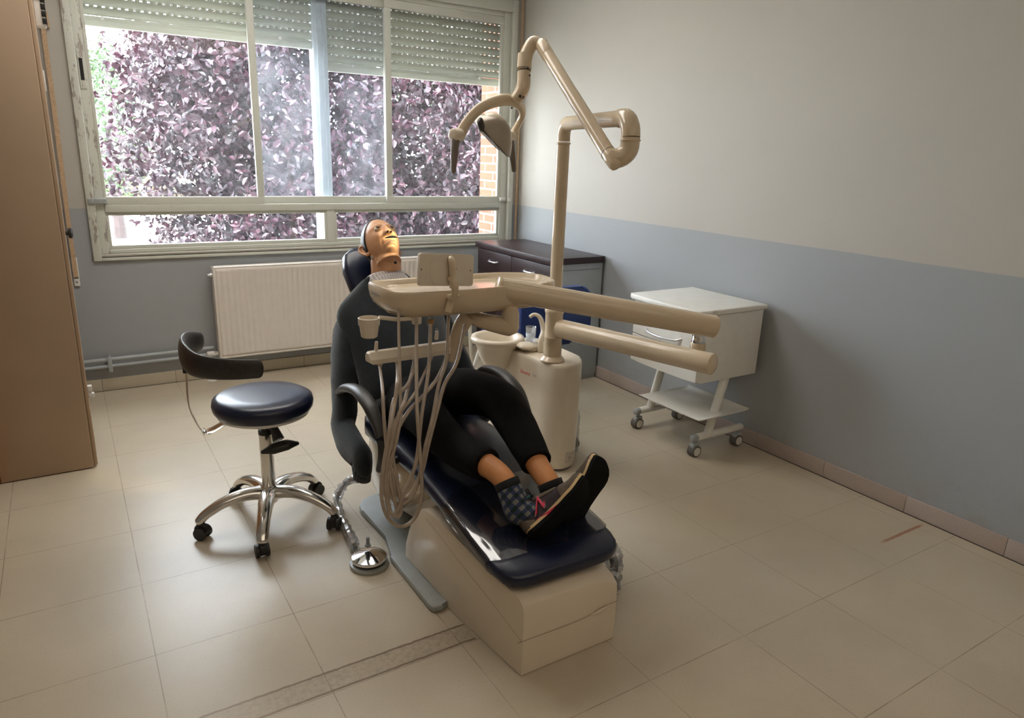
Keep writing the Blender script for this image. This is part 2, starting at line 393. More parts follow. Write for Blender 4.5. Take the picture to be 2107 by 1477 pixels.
# ---- window: outer frame, sashes, glass
win = sempty('window_1', (1.5, YB, .78))
fy = YB-.018
b = MB()
b.bb((.110, fy, .775), (.152, YB+.03, 2.48), .004).bb((2.862, fy, .785), (2.902, YB+.03, 2.48), .004)
b.bb((.152, fy, .775), (2.862, YB+.004, .792), .003).bb((.152, fy, 2.40), (2.862, YB+.03, 2.48), .003)
b.build('casing', M['frame'], win)
b = MB(); y0, y1 = YB+.012, YB+.07
b.bb((.152, y0, .812), (.197, y1, 2.42), .003)
b.bb((2.805, y0, .812), (2.862, y1, 2.42), .003)
b.bb((.197, y0, .812), (2.805, y1, .835), .003)
b.bb((.197, y0-.004, 1.046), (2.805, y1, 1.088), .004)
b.bb((.197, y0, 2.37), (2.805, y1, 2.42), .003)
b.bb((1.478, y0+.004, .835), (1.528, y1, 1.046), .003)
for xa, xb in ((.197, 1.478), (1.528, 2.805)):          # beads round the low panes
    b.bb((xa, y0+.012, .835), (xb, y1-.01, .856), .002).bb((xa, y0+.012, 1.026), (xb, y1-.01, 1.046), .002)
    b.bb((xa, y0+.012, .856), (xa+.018, y1-.01, 1.026), .002).bb((xb-.018, y0+.012, .856), (xb, y1-.01, 1.026), .002)
b.build('window_frame', M['frame'], win)
MB().bb((HX0, YB-.012, .7975), (HX1, YB+.30, .811), .003).build('window_sill', M['sill'], win)
def sash(x0, x1, ya, sl, sr, g='glass'):
    b = MB(); yb = ya+.024
    b.bb((x0, ya, 1.088), (x1, yb, 1.132), .003).bb((x0, ya, 2.32), (x1, yb, 2.37), .003)
    b.bb((x0, ya, 1.132), (x0+sl, yb, 2.32), .003).bb((x1-sr, ya, 1.132), (x1, yb, 2.32), .003)
    f = b.build('sash_frame', M['frame'], win)
    MB().bb((x0+sl-.004, ya+.010, 1.128), (x1-sr+.004, ya+.014, 2.324)).build('glass_pane', M[g], f)
    return f
sash(.197, 1.085, YB+.016, .018, .042)
sash(1.055, 1.93, YB+.046, .02, .02, 'glass_hazy')
sash(1.903, 2.805, YB+.016, .044, .022)
for xa, xb in ((.215, 1.460), (1.546, 2.787)): MB().bb((xa-.004, YB+.036, .852), (xb+.004, YB+.040, 1.03)).build('glass_pane', M['glass'], win)
MB().bb((1.457, YB+.10, .811), (1.549, YB+.19, 2.44), .004).bb((1.480, YB+.092, .811), (1.488, YB+.10, 2.44)).bb((1.518, YB+.092, .811), (1.526, YB+.10, 2.44)).build('mullion_post', M['skyblue'], win)
# latch slots and bolts
b = MB(); b.bb((.156, YB+.006, 1.70), (.186, YB+.013, 1.90), .002); lp = b.build('latch_plate', M['frame'], win)
MB().bb((.163, YB+.003, 1.745), (.180, YB+.0065, 1.855)).build('latch_slot', M['darkhole'], lp)
b = MB(); b.bb((2.826, YB+.006, 1.46), (2.846, YB+.013, 1.60), .002); lp = b.build('latch_plate', M['frame'], win)
MB().bb((2.831, YB+.003, 1.52), (2.842, YB+.0065, 1.55)).build('latch_slot', M['darkhole'], lp)
MB().bb((.118, YB-.030, 1.095), (.150, YB-.018, 1.125), .003).bb((.150, YB-.024, 1.098), (.212, YB+.012, 1.124), .002).build('sash_bolt', M['base_grey'], win)
MB().bb((2.80, YB-.012, 1.100), (2.845, YB+.012, 1.124), .002).bb((2.852, YB-.028, 1.098), (2.885, YB-.018, 1.122), .002).build('sash_bolt', M['white'], win)

# ---- roller shutters, slats with light slits
def shutter(x0, x1, zb, label, name='roller_shutter'):
    t = thing(name, label, 'shutter', ((x0+x1)/2, YB+.14, zb), 'roller shutters in the window')
    b = MB(); b.bb((x0, YB+.128, zb), (x1, YB+.152, zb+.052), .003).bb((x0+.003, YB+.125, zb+.030), (x1-.003, YB+.128, zb+.034))
    bar = b.build('bottom_bar', M['slat'], t)
    for fx in (.13, .85):
        MB().tube([(lerp(x0, x1, fx), YB+.128, zb+.044), (lerp(x0, x1, fx), YB+.116, zb+.044)], .009, 14).build('stop_knob', M['white'], bar)
    z = zb+.055; k = 0
    while z < HZ1-.01:
        h = min(.046, HZ1-.003-z); rings = []
        b = MB()
        prof = [(0, 0), (-.006, .004), (-.011, .014), (-.012, .024), (-.010, .034), (-.004, .043), (0, .046)]
        prof = [(a, q*h/.046) for a, q in prof]
        full = [(YB+.140+a, z+q) for a, q in prof]+[(YB+.143+a*.8, z+q) for a, q in prof[::-1]]
        b.loft([[V((x, p[0], p[1])) for p in full] for x in (x0, x1)])
        z += h
        x = x0                                  # lip with punched slits
        while x < x1:
            b.bb((x, YB+.139, z), (min(x+.024, x1), YB+.142, min(z+.0055, HZ1-.002))); x += .038
        b.build('slat', M['slat'], t); z += .0058; k += 1
shutter(HX0+.004, 1.457, 2.035, 'left grey-green roller shutter in the window, pulled up higher')
shutter(1.549, HX1-.004, 1.915, 'right grey-green roller shutter in the window, hanging lower')

# ---- shutter straps
t = thing('shutter_strap', 'tan shutter strap running down to a white winder plate beside the tall beige cabinet', 'strap', (.016, YB, .64), 'shutter straps')
b = MB(); b.loft([[V((x, y, z)) for x, y in ((cx-.011, YB-.022-q), (cx+.011, YB-.022-q), (cx+.011, YB-.0205-q), (cx-.011, YB-.0205-q))] for cx, z, q in ((.028, 2.4, 0), (.022, 1.9, 0), (.022, 1.6, .006), (.014, 1.0, 0), (.014, .69, -.004))])
b.build('strap', M['strap'], t)
w = MB().bb((.000, YB-.012, .640), (.030, YB-.0005, .800), .002).build('winder_plate', M['white'], t)
MB().bb((.004, YB-.0135, .684), (.026, YB-.0115, .694)).build('strap_slot', M['darkhole'], w)
MB().tube([(.015, YB-.011, .662), (.015, YB-.0135, .662)], .004, 10).build('screw', M['darkhole'], w)
MB().bb((.01, YB-.028, 1.985), (.052, YB-.0005, 2.06), .002).build('strap_guide_block', M['strap'], t)
t = thing('shutter_strap', 'tan shutter strap in the corner between the window and the long wall', 'strap', (2.938, YB, .79), 'shutter straps')
MB().bb((2.929, YB-.016, .60), (2.945, YB-.0145, 2.6)).build('strap', M['strap'], t)

# ---- heating pipes and radiator
t = thing('heating_pipe', 'pair of grey heating pipes along the wall left of the radiator', 'pipe', (.2, YB-.03, .13))
PY = YB-.035
MB().tube([(-1.6, PY, .178), (.70, PY, .204)], .0125, 14).build('flow_pipe', M['lam'], t)
MB().tube([(-1.6, PY-.002, .139), (.66, PY-.002, .163), (.70, PY, .163)], .0105, 14).build('return_pipe', M['lam'], t)
MB().bb((.112, PY-.018, .125), (.134, YB-.001, .215), .003).tube([(.123, PY, .215), (.123, PY, .232)], .006, 10).build('pipe_bracket', M['lam'], t)
t = thing('radiator', 'cream ribbed panel radiator below the window', 'radiator', (1.42, YB-.06, .14))
RX0, RX1, RZ0, RZ1, RY = .722, 2.25, .145, .722, YB-.11
b = MB(); n = int((RX1-RX0-.06)/.034); top = []
prof = [(RX0+.012, RY+.004)]
for i in range(n):
    x = RX0+.03+i*.034; prof += [(x, RY+.004), (x+.006, RY+.0095), (x+.013, RY+.0095), (x+.019, RY+.004)]
prof += [(RX1-.012, RY+.004)]
def rows(z): return [V((x, y, z)) for x, y in prof]
flat = [V((x, RY+.004, 0)) for x, y in prof]
rings = [[V((p.x, RY+.004, RZ0+.012)) for p in flat], [V((p.x, RY+.004, RZ0+.03)) for p in flat], rows(RZ0+.045), rows(RZ1-.045), [V((p.x, RY+.004, RZ1-.03)) for p in flat], [V((p.x, RY+.004, RZ1-.004)) for p in flat]]
b.loft(rings, closed=False); b.build('front_panel', M['rad'], t, solid=.002, recalc=True)
b = MB(); b.bb((RX0, RY, RZ0), (RX0+.013, YB-.035, RZ1), .003).bb((RX1-.013, RY, RZ0), (RX1, YB-.035, RZ1), .003).bb((RX0, RY, RZ1-.006), (RX1, YB-.035, RZ1), .002).bb((RX0, RY, RZ0), (RX1, RY+.02, RZ0+.012), .003)
b.bb((RX0+.013, YB-.05, RZ0), (RX1-.013, YB-.036, RZ1-.006))
b.build('casing', M['rad'], t)
MB().tube([(RX0, RY+.035, RZ1-.05), (RX0-.014, RY+.035, RZ1-.05)], .012, 12).tube([(RX0-.012, RY+.035, RZ1-.05), (RX0-.026, RY+.035, RZ1-.05)], .007, 8).build('vent_plug', M['silver'], t)
v = MB().tube([(RX0-.002, RY+.05, .172), (RX0-.03, RY+.05, .172)], .013, 12).tube([(RX0-.03, RY+.05, .172), (RX0-.06, RY+.05, .172)], .018, 14, rnd=.6).build('valve', M['white'], t)
MB().tube([(RX0-.012, RY+.05, .172), (RX0-.024, RY+.05, .172)], .0165, 6).build('brass_nut', M['silver'], v)
for x in (1.0, 1.95): MB().bb((x, YB-.036, .3), (x+.03, YB-.0005, .6)).build('wall_bracket', M['rad'], t)
MB().lathe([(.028, 0), (.028, .003), (.008, .005), (.007, .16)], (.67, 4.59, .0), 16).build('floor_pipe_collar', M['white'], t)

# ================================================================= TALL CABINET LEFT
t = thing('tall_cabinet', 'tall beige metal cabinet at the left edge with its back panel towards the camera', 'cabinet', (-.19, 3.85, 0))
MB().bb((-.37, 3.49, .004), (-.022, 4.22, 2.35), .003).build('body', M['locker'], t)
MB().bb((-.021, 3.50, .012), (-.006, 4.21, 2.34), .003).build('door', M['locker'], t)
MB().tube([(-.006, 3.70, 1.04), (.012, 3.70, 1.04)], .008, 12).lathe([(.006, 0), (.022, .004), (.024, .014), (.016, .020), (.004, .021)], (.002, 3.70, 1.04), 20, (1, 0, 0)).build('door_knob', M['black'], t)
b = MB().bb((-.006, 3.51, .36), (.012, 3.535, .385), .003).bb((-.006, 3.51, .330), (.018, 3.535, .350), .003).bb((.004, 3.512, .35), (.009, 3.533, .378), .001); b.build('latch', M['white'], t)
MB().bb((-.006, 3.56, 1.62), (.000, 3.585, 1.70), .002).build('hinge', M['white'], t)
t = thing('plastic_box', 'small white and black slotted plastic box high on the edge of the tall cabinet', 'box', (.012, 3.6, 1.88))
MB().bb((-.0055, 3.56, 1.86), (.030, 3.62, 1.985), .004).build('housing', M['white'], t)
for i in range(4): MB().bb((.018, 3.555, 1.872+i*.026), (.034, 3.62, 1.892+i*.026), .002).build('slot', M['darkhole'], t)
MB().bb((-.0055, 3.552, 1.962), (.036, 3.625, 1.985), .003).build('cap', M['black'], t)
MB().bb((-.80, 3.44, .0), (-.374, 4.18, 2.1), .002).build('wooden_cupboard', M['orange_wood'], sharp=30)
tag(bpy.data.objects['wooden_cupboard'], 'orange wooden cupboard side, a sliver at the far left beside the beige cabinet', 'cupboard')

# ================================================================= DARK CABINET (corner)
t = thing('drawer_cabinet', 'grey cabinet with dark brown top and drawer fronts in the corner by the window', 'cabinet', (2.74, 3.95, 0))
cx0, cx1, cy0, cy1 = 2.545, 2.94, 3.565, 4.50
MB().bb((cx0, cy0, .03), (cx1, cy1, .785), .002).bb((cx0+.02, cy0+.01, .0), (cx1, cy1-.01, .03)).build('body', M['lam'], t)
MB().bb((2.52, 3.555, .786), (2.948, 4.52, .826), .002).build('worktop', M['wenge'], t)
MB().bb((cx0+.01, cy0-.0015, .745), (cx1-.02, cy0+.001, .748)).build('side_seam', M['seamgrey'], t)
ny = 2
for i in range(2):
    ya = cy0+.006+i*(cy1-cy0-.012)/2; yb = ya+(cy1-cy0-.012)/2-.005
    for za, zb, nm in ((.62, .780, 'drawer'), (.05, .614, 'door')):
        d = MB().bb((cx0-.018, ya, za), (cx0-.0005, yb, zb), .0015).build(nm, M['wenge'], t)
        yc = (ya+yb)/2; zc = .71 if nm == 'drawer' else .56
        pts = spline([(cx0-.018, yc-.055, zc+.004), (cx0-.036, yc-.045, zc), (cx0-.040, yc, zc-.001), (cx0-.036, yc+.045, zc), (cx0-.018, yc+.055, zc+.004)], 6)
        MB().tube(pts, .0062, 10).build('handle', M['silver'], d)

# ================================================================= BLUE CHAIR (behind unit)
t = thing('blue_chair', 'blue upholstered chair standing behind the spittoon unit against the grey cabinet', 'chair', (2.30, 3.15, 0))
def rr(cx, cy, w, h, r, n=6):
    out = []
    for sx, sy, a0 in ((1, 1, 0), (-1, 1, 90), (-1, -1, 180), (1, -1, 270)):
        for k in range(n+1):
            a = math.radians(a0+90*k/n); out.append((cx+sx*(w/2-r)+r*math.cos(a), cy+sy*(h/2-r)+r*math.sin(a)))
    return out
Mb = Matrix.Translation((2.24, 3.10, .60)) @ Matrix.Rotation(PI/2, 4, 'X') @ Matrix.Rotation(-.04, 4, 'Y')
MB().prism(rr(0, 0, .46, .30, .07), -.025, .025, Mb, .02).build('backrest', M['blue'], t)
MB().prism(rr(0, 0, .43, .27, .06), -.034, -.026, Mb, .003).build('back_shell', M['white'], t)
MB().prism(rr(2.24, 3.36, .46, .42, .08), .40, .455, None, .02).build('seat', M['blue'], t)
MB().lathe([(.03, 0), (.03, .36), (.05, .37), (.05, .398)], (2.24, 3.36, .03), 16).build('column', M['black'], t)
MB().tube([(2.24, 3.16, .43), (2.24, 3.128, .44), (2.24, 3.136, .56)], .014, 10, ell=(1, 1.6)).build('back_bar', M['black'], t)
for k in range(5):
    a = k*2*PI/5+.3; l = MB().tube([(2.24, 3.36, .075), (2.24+.25*math.cos(a), 3.36+.25*math.sin(a), .055)], [.022, .015], 10).build('leg', M['black'], t)
    MB().tube([(2.24+.25*math.cos(a)-.012, 3.36+.25*math.sin(a), .024), (2.24+.25*math.cos(a)+.012, 3.36+.25*math.sin(a), .024)], .024, 14).build('wheel', M['black'], l)
t = thing('folding_stand', 'white tubular stand half hidden behind the reclining figure, near the spittoon bowl', 'stand', (1.80, 3.12, 0))
MB().tube([gy(966, 660, 3.1), gz(972, 770, 0.012)+V((0, 0, 0))], .011, 10).build('post', M['white'], t)
a = gy(998, 680, 3.1); e = a+(gy(972, 765, 3.05)-a)*1.0; MB().tube([a, e, V((e.x-.09, e.y, .012))], .009, 10).build('brace', M['white'], t)
MB().tube([gy(966, 662, 3.1), gy(1000, 672, 3.1)+V((.1, 0, 0))], .010, 10).build('rail', M['white'], t)

# ================================================================= WHITE TROLLEY
t = thing('instrument_trolley', 'white wheeled drawer trolley with an open lower shelf against the right wall', 'trolley', (2.70, 2.50, 0))
MB().prism([(2.458, 2.30), (2.452, 2.50), (2.458, 2.73), (2.48, 2.762), (2.935, 2.762), (2.935, 2.25), (2.49, 2.25), (2.470, 2.26)], .738, .765, None, .008).build('worktop', M['trolley'], t)
g = MB().tube([(2.530, 2.40, .7655), (2.524, 2.52, .7655), (2.530, 2.64, .7655)], .005, 8, ell=(.3, 1), rnd=1).build('pen_groove', M['seamgrey'], t) if False else None
MB().tube([(2.520, 2.36, .7645), (2.520, 2.62, .7645)], .006, 10, ell=(.35, 1), rnd=1.).lathe([(.001, 0), (.012, .001), (.014, .0015), (.004, .003)], (2.520, 2.63, .765), 16).build('pen_groove', M['trolley'], t)
MB().bb((2.525, 2.262, .400), (2.925, 2.752, .737), .003).build('body', M['trolley'], t)
for za, zb in ((.655, .728), (.555, .650), (.405, .550)):
    prof = [(2.524, 2.266), (2.500, 2.272), (2.492, 2.34), (2.488, 2.507), (2.492, 2.67), (2.500, 2.744), (2.524, 2.750)]
    d = MB().prism(prof[::-1], za, zb, None, .003).build('drawer', M['trolley'], t)
    zc = zb-.030 if za != .555 else gx(1375, 697, 2.468).z
    pts = spline([(2.496, 2.38, zc+.012), (2.474, 2.41, zc), (2.464, 2.507, zc-.004), (2.474, 2.60, zc), (2.496, 2.634, zc+.012)], 6)
    MB().tube(pts, .0055, 10, ell=(1, 1)).build('handle', M['silver'], d)
for y in (2.292, 2.722):
    f = MB().tube([(2.575, y, .100), (2.900, y, .100)], .019, 14, rnd=.8).build('foot_bar', M['trolley'], t)
    MB().tube([(2.575, y, .100), (2.555, y, .098)], .0195, 14, rnd=.8).build('end_cap', M['lam'], f)
    MB().tube([(2.655, y, .105), (2.735, y, .398)], [.024, .026], 16, ell=(1, .8)).build('leg', M['trolley'], t)
    for x in (2.575, 2.885):
        c = MB().tube([(x, y, .082), (x, y, .062)], .008, 8).box((x-.004, y, .058), (.05, .030, .026), bev=.008).build('caster', M['lam'], t)
        MB().tube([(x-.006, y-.020, .030), (x-.006, y+.020, .030)], .030, 22).build('tyre', M['seamgrey'], c)
        MB().tube([(x-.006, y-.0225, .030), (x-.006, y+.0225, .030)], .022, 20).build('hub', M['white'], c)
b = MB(); sh = []
for u_ in (0, .03, .09, .2, .8, .91, .97, 1):
    row = []
    for w_ in (0, .02, .08, .92, .98, 1):
        zz = .218 + max(.020*(1 if u_ in (0, 1) else (.5 if u_ in (.03, .97) else 0)), .016*(1 if w_ in (0, 1) else (.5 if w_ in (.02, .98) else 0)))
        row.append(V((2.475+.375*u_, 2.205+.43*w_, zz)))
    sh.append(row)
b.loft(sh, closed=False); b.build('lower_shelf', M['trolley'], t, solid=.005, sub=1)

# ================================================================= STOOL
SX, SY = .555, 2.62
t = thing('dental_stool', 'round dark blue stool with curved grey backrest and five polished legs', 'stool', (SX, SY, 0))
MB().lathe([(.02, .472), (.150, .470), (.170, .476), (.181, .492), (.184, .510), (.180, .528), (.160, .540), (.10, .544), (.01, .545)], (SX, SY, 0), 48).build('seat', M['navy'], t, sharp=0)
MB().lathe([(.02, .456), (.15, .458), (.166, .466), (.168, .475), (.02, .475)], (SX, SY, 0), 40).build('seat_pan', M['white'], t)
MB().lathe([(.014, .36), (.014, .458), (.03, .458)], (SX, SY, 0), 20).lathe([(.026, .150), (.0255, .385)], (SX, SY, 0), 24).build('gas_column', M['steel'], t)
MB().lathe([(.0265, .380), (.0265, .398), (.016, .402)], (SX, SY, 0), 24).build('column_collar', M['black'], t)
hub = MB().lathe([(.030, .095), (.040, .110), (.040, .150), (.030, .165), (.02, .170)], (SX, SY, 0), 24).build('hub', M['steel'], t)
ends = [gz(392, 1098, .06), gz(532, 1150, .06), gz(702, 1082, .06), gz(660, 1003, .06), gz(486, 1008, .06)]
ang0 = math.atan2(ends[1].y-SY, ends[1].x-SX); R5 = .262
for k in range(5):
    a = ang0+k*2*PI/5; d = V((math.cos(a), math.sin(a), 0)); c = V((SX, SY, 0))
    pts = spline([c+d*.02+V((0, 0, .135)), c+d*.09+V((0, 0, .142)), c+d*.17+V((0, 0, .125)), c+d*.235+V((0, 0, .092)), c+d*(R5)+V((0, 0, .066))], 5)
    leg = MB().tube(pts, [.034, .030, .026, .023, .021], 14, ell=(.8, 1), up=(0, 0, 1), rnd=.5).build('leg', M['steel'], t)
    w = c+d*R5; q = a+1.9+k*1.3; s_ = V((math.cos(q), math.sin(q), 0)); f_ = V((-s_.y, s_.x, 0))
    cs = MB().tube([w+V((0, 0, .066)), w+V((0, 0, .046))], .010, 10).tube([w+f_*.010-s_*.010+V((0, 0, .034)), w+f_*.010+s_*.010+V((0, 0, .034))], .027, 18).build('caster', M['black'], leg)
    MB().tube([w+f_*.012-s_*.024+V((0, 0, .025)), w+f_*.012-s_*.012+V((0, 0, .025))], .025, 22).tube([w+f_*.012+s_*.012+V((0, 0, .025)), w+f_*.012+s_*.024+V((0, 0, .025))], .025, 22).build('wheel', M['black'], leg)
# adjusting paddle
pts = spline([(SX+.018, SY-.02, .455), (SX+.022, SY-.045, .42), (SX+.030, SY-.075, .375)], 5)
MB().tube(pts, [.030, .020, .034], 12, ell=(1, .6)).build('paddle_stem', M['black'], t)
px = gy(540, 930, SY-.09); p2 = gy(612, 912, SY-.10)
pts = spline([px, lerp(px, p2, .3)+V((0, -.004, .004)), lerp(px, p2, .7)+V((0, -.004, .006)), p2], 5)
MB().tube(pts, [.010, .026, .026, .010], 14, ell=(.75, 1), up=(0, 0, 1), rnd=.6).build('height_paddle', M['black'], t)
# back bar and curved backrest
bx = gy(383, 760, SY+.06); b1 = gy(398, 860, SY+.04); b2 = gy(418, 887, SY+.03)
pts = spline([V((SX-.14, SY+.005, .448)), V((b2.x+.02, b2.y, b2.z-.004)), V((b2.x-.008, b2.y, b2.z+.008)), V((b1.x-.004, b1.y, b1.z+.015)), V((b1.x-.012, b1.y+.003, b1.z+.08)), V((bx.x, bx.y, bx.z))], 6)
MB().tube(pts, .017, 10, ell=(.18, 1), up=(-1, 0, .3)).build('back_bar', M['steel'], t)
MB().tube([bx+V((0, 0, -.012)), bx+V((0, 0, .03))], .012, 12).build('bar_socket', M['black'], t)
cen = V((SX, SY, 0)); bz = .665
path = []
def bp(px_, py_, Y): return gy(px_, py_, Y)
pts = spline([gy(412, 702, SY+.21), gy(385, 710, SY+.155), gy(377, 728, SY+.08), gy(396, 748, SY-.03), gy(430, 757, SY-.115), gy(480, 760, SY-.165), gy(532, 759, SY-.19)], 6)
MB().tube(pts, [.036, .050, .054, .052, .044, .040, .037, .034], 18, ell=(1.0, .30), up=(0, 0, 1), rnd=.5).build('backrest', M['grey_pu'], t, sharp=0)

# ================================================================= FOOT PEDAL
t = thing('foot_pedal', 'round chrome foot pedal with plastic-wrapped hose on the floor by the chair base', 'pedal', (.781, 2.15, 0))
P0 = gz(760, 1162, 0)
MB().lathe([(.068, 0), (.070, .006), (.068, .014), (.060, .016)], P0, 36).build('base_ring', M['base_grey'], t)
MB().lathe([(.058, .016), (.058, .024), (.050, .030), (.050, .030)], P0, 32).build('bellows', M['black'], t)
MB().lathe([(.050, .026), (.063, .028), (.0635, .034), (.061, .038), (.002, .056)], P0, 48).build('cone_cap', M['chrome'], t)
for q in ((730, 1132), (757, 1122)):
    g = gz(*q, .012); MB().tube([g+V((0, 0, -.011)), g+V((0, 0, .006))], .012, 14).build('lug', M['base_grey'], t)
    MB().tube([g, g+V((0, 0, .030))], .007, 10, rnd=.8).build('plug', M['base_grey'], t)
def crinkle(pts, r, name, parent, mat, seg=12, n=60, amp=.25, up=None):
    pp = spline(pts, max(2, n//len(pts))); b = MB(); rad = [r*(1+amp*random.uniform(-1, 1)) for _ in pp]
    b.tube(pp, rad, seg)
    for v in b.bm.verts: v.co += V((random.gauss(0, 1), random.gauss(0, 1), random.gauss(0, 1)))*r*amp*.25
    for v in b.bm.verts:
        if v.co.z < .0015: v.co.z = .0015
    return b.build(name, mat, parent, sharp=20)
hp = [gz(742, 985, .17), gz(716, 990, .13), gz(699, 1012, .07), gz(694, 1030, .035), gz(700, 1060, .024), gz(715, 1090, .026), gz(729, 1120, .040)]
MB().tube(spline(hp, 8), .008, 10).build('hose', M['gum'], t)
crinkle(hp, .0175, 'plastic_wrap', t, M['wrap'])

# ================================================================= PATIENT CHAIR
t = thing('dental_chair', 'reclined dental chair with navy upholstery, dark grey armrests and cream base', 'dental chair', (1.13, 2.2, 0)); chair = t
# floor plate
pl = [(.886, 2.50), (.893, 2.545), (.923, 2.594), (.98, 2.613), (1.28, 2.613), (1.34, 2.594), (1.372, 2.545), (1.378, 2.50), (1.356, 2.27), (1.40, 2.15), (1.40, 1.80), (1.385, 1.775), (1.365, 1.78), (1.33, 1.80), (.93, 1.80), (.895, 1.775), (.864, 1.78), (.857, 1.80), (.857, 2.13), (.902, 2.27)]
MB().prism(pl[::-1], .002, .024, None, .006).build('floor_plate', M['base_grey'], t)
# sloping pedestal cover (tapers, wider at the back)
def cover():
    b = MB(); pr = [(1.398, .0), (1.398, .205), (1.405, .235), (1.44, .262), (1.70, .282), (1.90, .292), (1.96, .286), (2.01, .25), (2.07, .17), (2.10, .09), (2.10, .026), (1.98, .026), (1.81, .026), (1.80, 0)]
    rings = []
    pr = [(1.398, .002), (1.397, .10), (1.398, .205), (1.402, .228), (1.425, .244), (1.60, .262), (1.80, .283), (1.90, .292), (1.955, .284), (2.02, .235), (2.07, .15), (2.10, .08), (2.105, .026), (1.83, .026), (1.82, .002)]
    for s_ in (-1, -.985, -.94, -.6, 0, .6, .94, .985, 1):
        ring = []
        for y, z in pr:
            hw = .173 + .050*min(1, max(0, (y-1.398)/.5)); ins = .006*(1 if abs(s_) == 1 else 0)
            x = 1.128 + s_*hw; yy = y + (ins if y < 1.5 else -ins); zz = z - (ins if z > .2 else 0)
            # lid crown on the right side: lower far shoulder
            zz -= .035*max(0, s_)**3*(1 if z > .15 else 0)
            ring.append(V((x, yy, max(.002, zz))))
        rings.append(ring)
    b.loft(rings); return b
cv = cover().build('pedestal_cover', M['cover'], t, sharp=35)
sm = spline([(.9535, 1.399, .120), (.9535, 1.396, .120), (1.13, 1.3955, .118), (1.20, 1.3955, .122), (1.235, 1.3955, .132), (1.305, 1.397, .134)], 6)
MB().tube(sm, .0012, 6).build('lid_seam', M['seam'], cv)
sm = spline([(.9545, 1.400, .118), (.935, 1.55, .17), (.916, 1.72, .22), (.908, 1.85, .252), (.906, 1.93, .262)], 6)
MB().tube(sm, .0005, 6).build('side_seam', M['seam'], cv)
MB().tube(spline([(1.20, 1.394, .122), (1.235, 1.391, .126), (1.27, 1.394, .134)], 6), [.001, .005, .001], 8, ell=(1.6, .5), up=(0, 0, 1)).build('finger_grip', M['cover'], cv)
# lifting arm and rounded under-seat shell
MB().loft([[V((1.13+sx*w_, y, z)) for sx, z in ((-1, z0), (1, z0), (1, z1), (-1, z1))] for y, w_, z0, z1 in ((1.95, .12, .10, .26), (2.2, .11, .08, .30), (2.45, .11, .03, .33))]).build('lifting_arm', M['cover'], t, sharp=30)
def shell():
    rings = []
    for y, hw, zb, zt in ((2.00, .05, .335, .36), (2.02, .14, .300, .37), (2.10, .185, .235, .38), (2.20, .20, .165, .385), (2.32, .207, .085, .385), (2.42, .207, .050, .385), (2.50, .20, .062, .38), (2.56, .185, .11, .38), (2.585, .14, .17, .37), (2.60, .05, .22, .36)):
        ring = []
        for k in range(28):
            a = 2*PI*k/28; ca, sa = math.cos(a), math.sin(a); e = .42
            x = 1.13 + hw*math.copysign(abs(ca)**e, ca)
            z = lerp(zb, zt, .5+.5*math.copysign(abs(sa)**.6, sa)); ring.append(V((x, y, z)))
        rings.append(ring)
    return MB().loft(rings)
shell().build('under_seat_shell', M['plastic'], t, sharp=0)
# upholstery: seat + leg rest as one continuous cushion, backrest, headrest
def cushion(stations, seg=28, e=.35):
    """stations: (centre, half width, thickness, up-normal)"""
    rings = []
    for c, hw, th, nrm in stations:
        c = V(c); nrm = V(nrm).normalized(); ring = []
        for k in range(seg):
            a = 2*PI*k/seg; ca, sa = math.cos(a), math.sin(a)
            ring.append(c+V((1, 0, 0))*hw*math.copysign(abs(ca)**e, ca)+nrm*(th/2*math.copysign(abs(sa)**.55, sa)))
        rings.append(ring)
    return MB().loft(rings)
st = []
legp = [(1.418, .284, .125, .030), (1.424, .285, .160, .046), (1.438, .287, .188, .054), (1.462, .290, .205, .057), (1.50, .296, .215, .058), (1.55, .303, .218, .058), (1.75, .333, .216, .060), (1.95, .360, .214, .062), (2.10, .375, .214, .075), (2.20, .382, .218, .085), (2.38, .375, .222, .085), (2.50, .375, .222, .085), (2.56, .385, .20, .08), (2.60, .40, .12, .05)]
for i, (y, z, hw, th) in enumerate(legp): st.append(((1.13, y, z), hw, th, (0, -.13 if y < 2.1 else 0, 1)))
cushion(st).build('seat_cushion', M['navy'], t, sharp=0)
A = V((0, .70, .714)); NF = V((0, -.714, .70))
bs = []
for s_, hw, th in ((0, .14, .04), (.02, .20, .07), (.08, .215, .085), (.25, .22, .085), (.42, .215, .085), (.52, .17, .08), (.56, .12, .06), (.575, .06, .03)):
    bs.append((V((1.13, 2.505, .415))+A*s_, hw, th, NF))
cushion(bs).build('back_cushion', M['navy'], t, sharp=0)
hc = V((1.13, 2.965, .925)); ha = V((0, .62, .78)).normalized(); hn = V((0, -.78, .62))
bs = [(hc+ha*s_, hw, th, hn) for s_, hw, th in ((-.14, .05, .03), (-.135, .09, .06), (-.10, .118, .085), (0, .13, .092), (.07, .118, .085), (.10, .085, .06), (.108, .04, .03))]
cushion(bs, 32, .5).build('headrest', M['navy'], t, sharp=0)
MB().tube([hc-ha*.10-hn*.03, V((1.13, 2.90, .77))-NF*.03], .02, 10, ell=(.4, 1)).build('headrest_bar', M['steel'], t)
MB().bb((1.08, 2.56, .30), (1.18, 2.62, .42), .01).build('back_hinge', M['cover'], t)
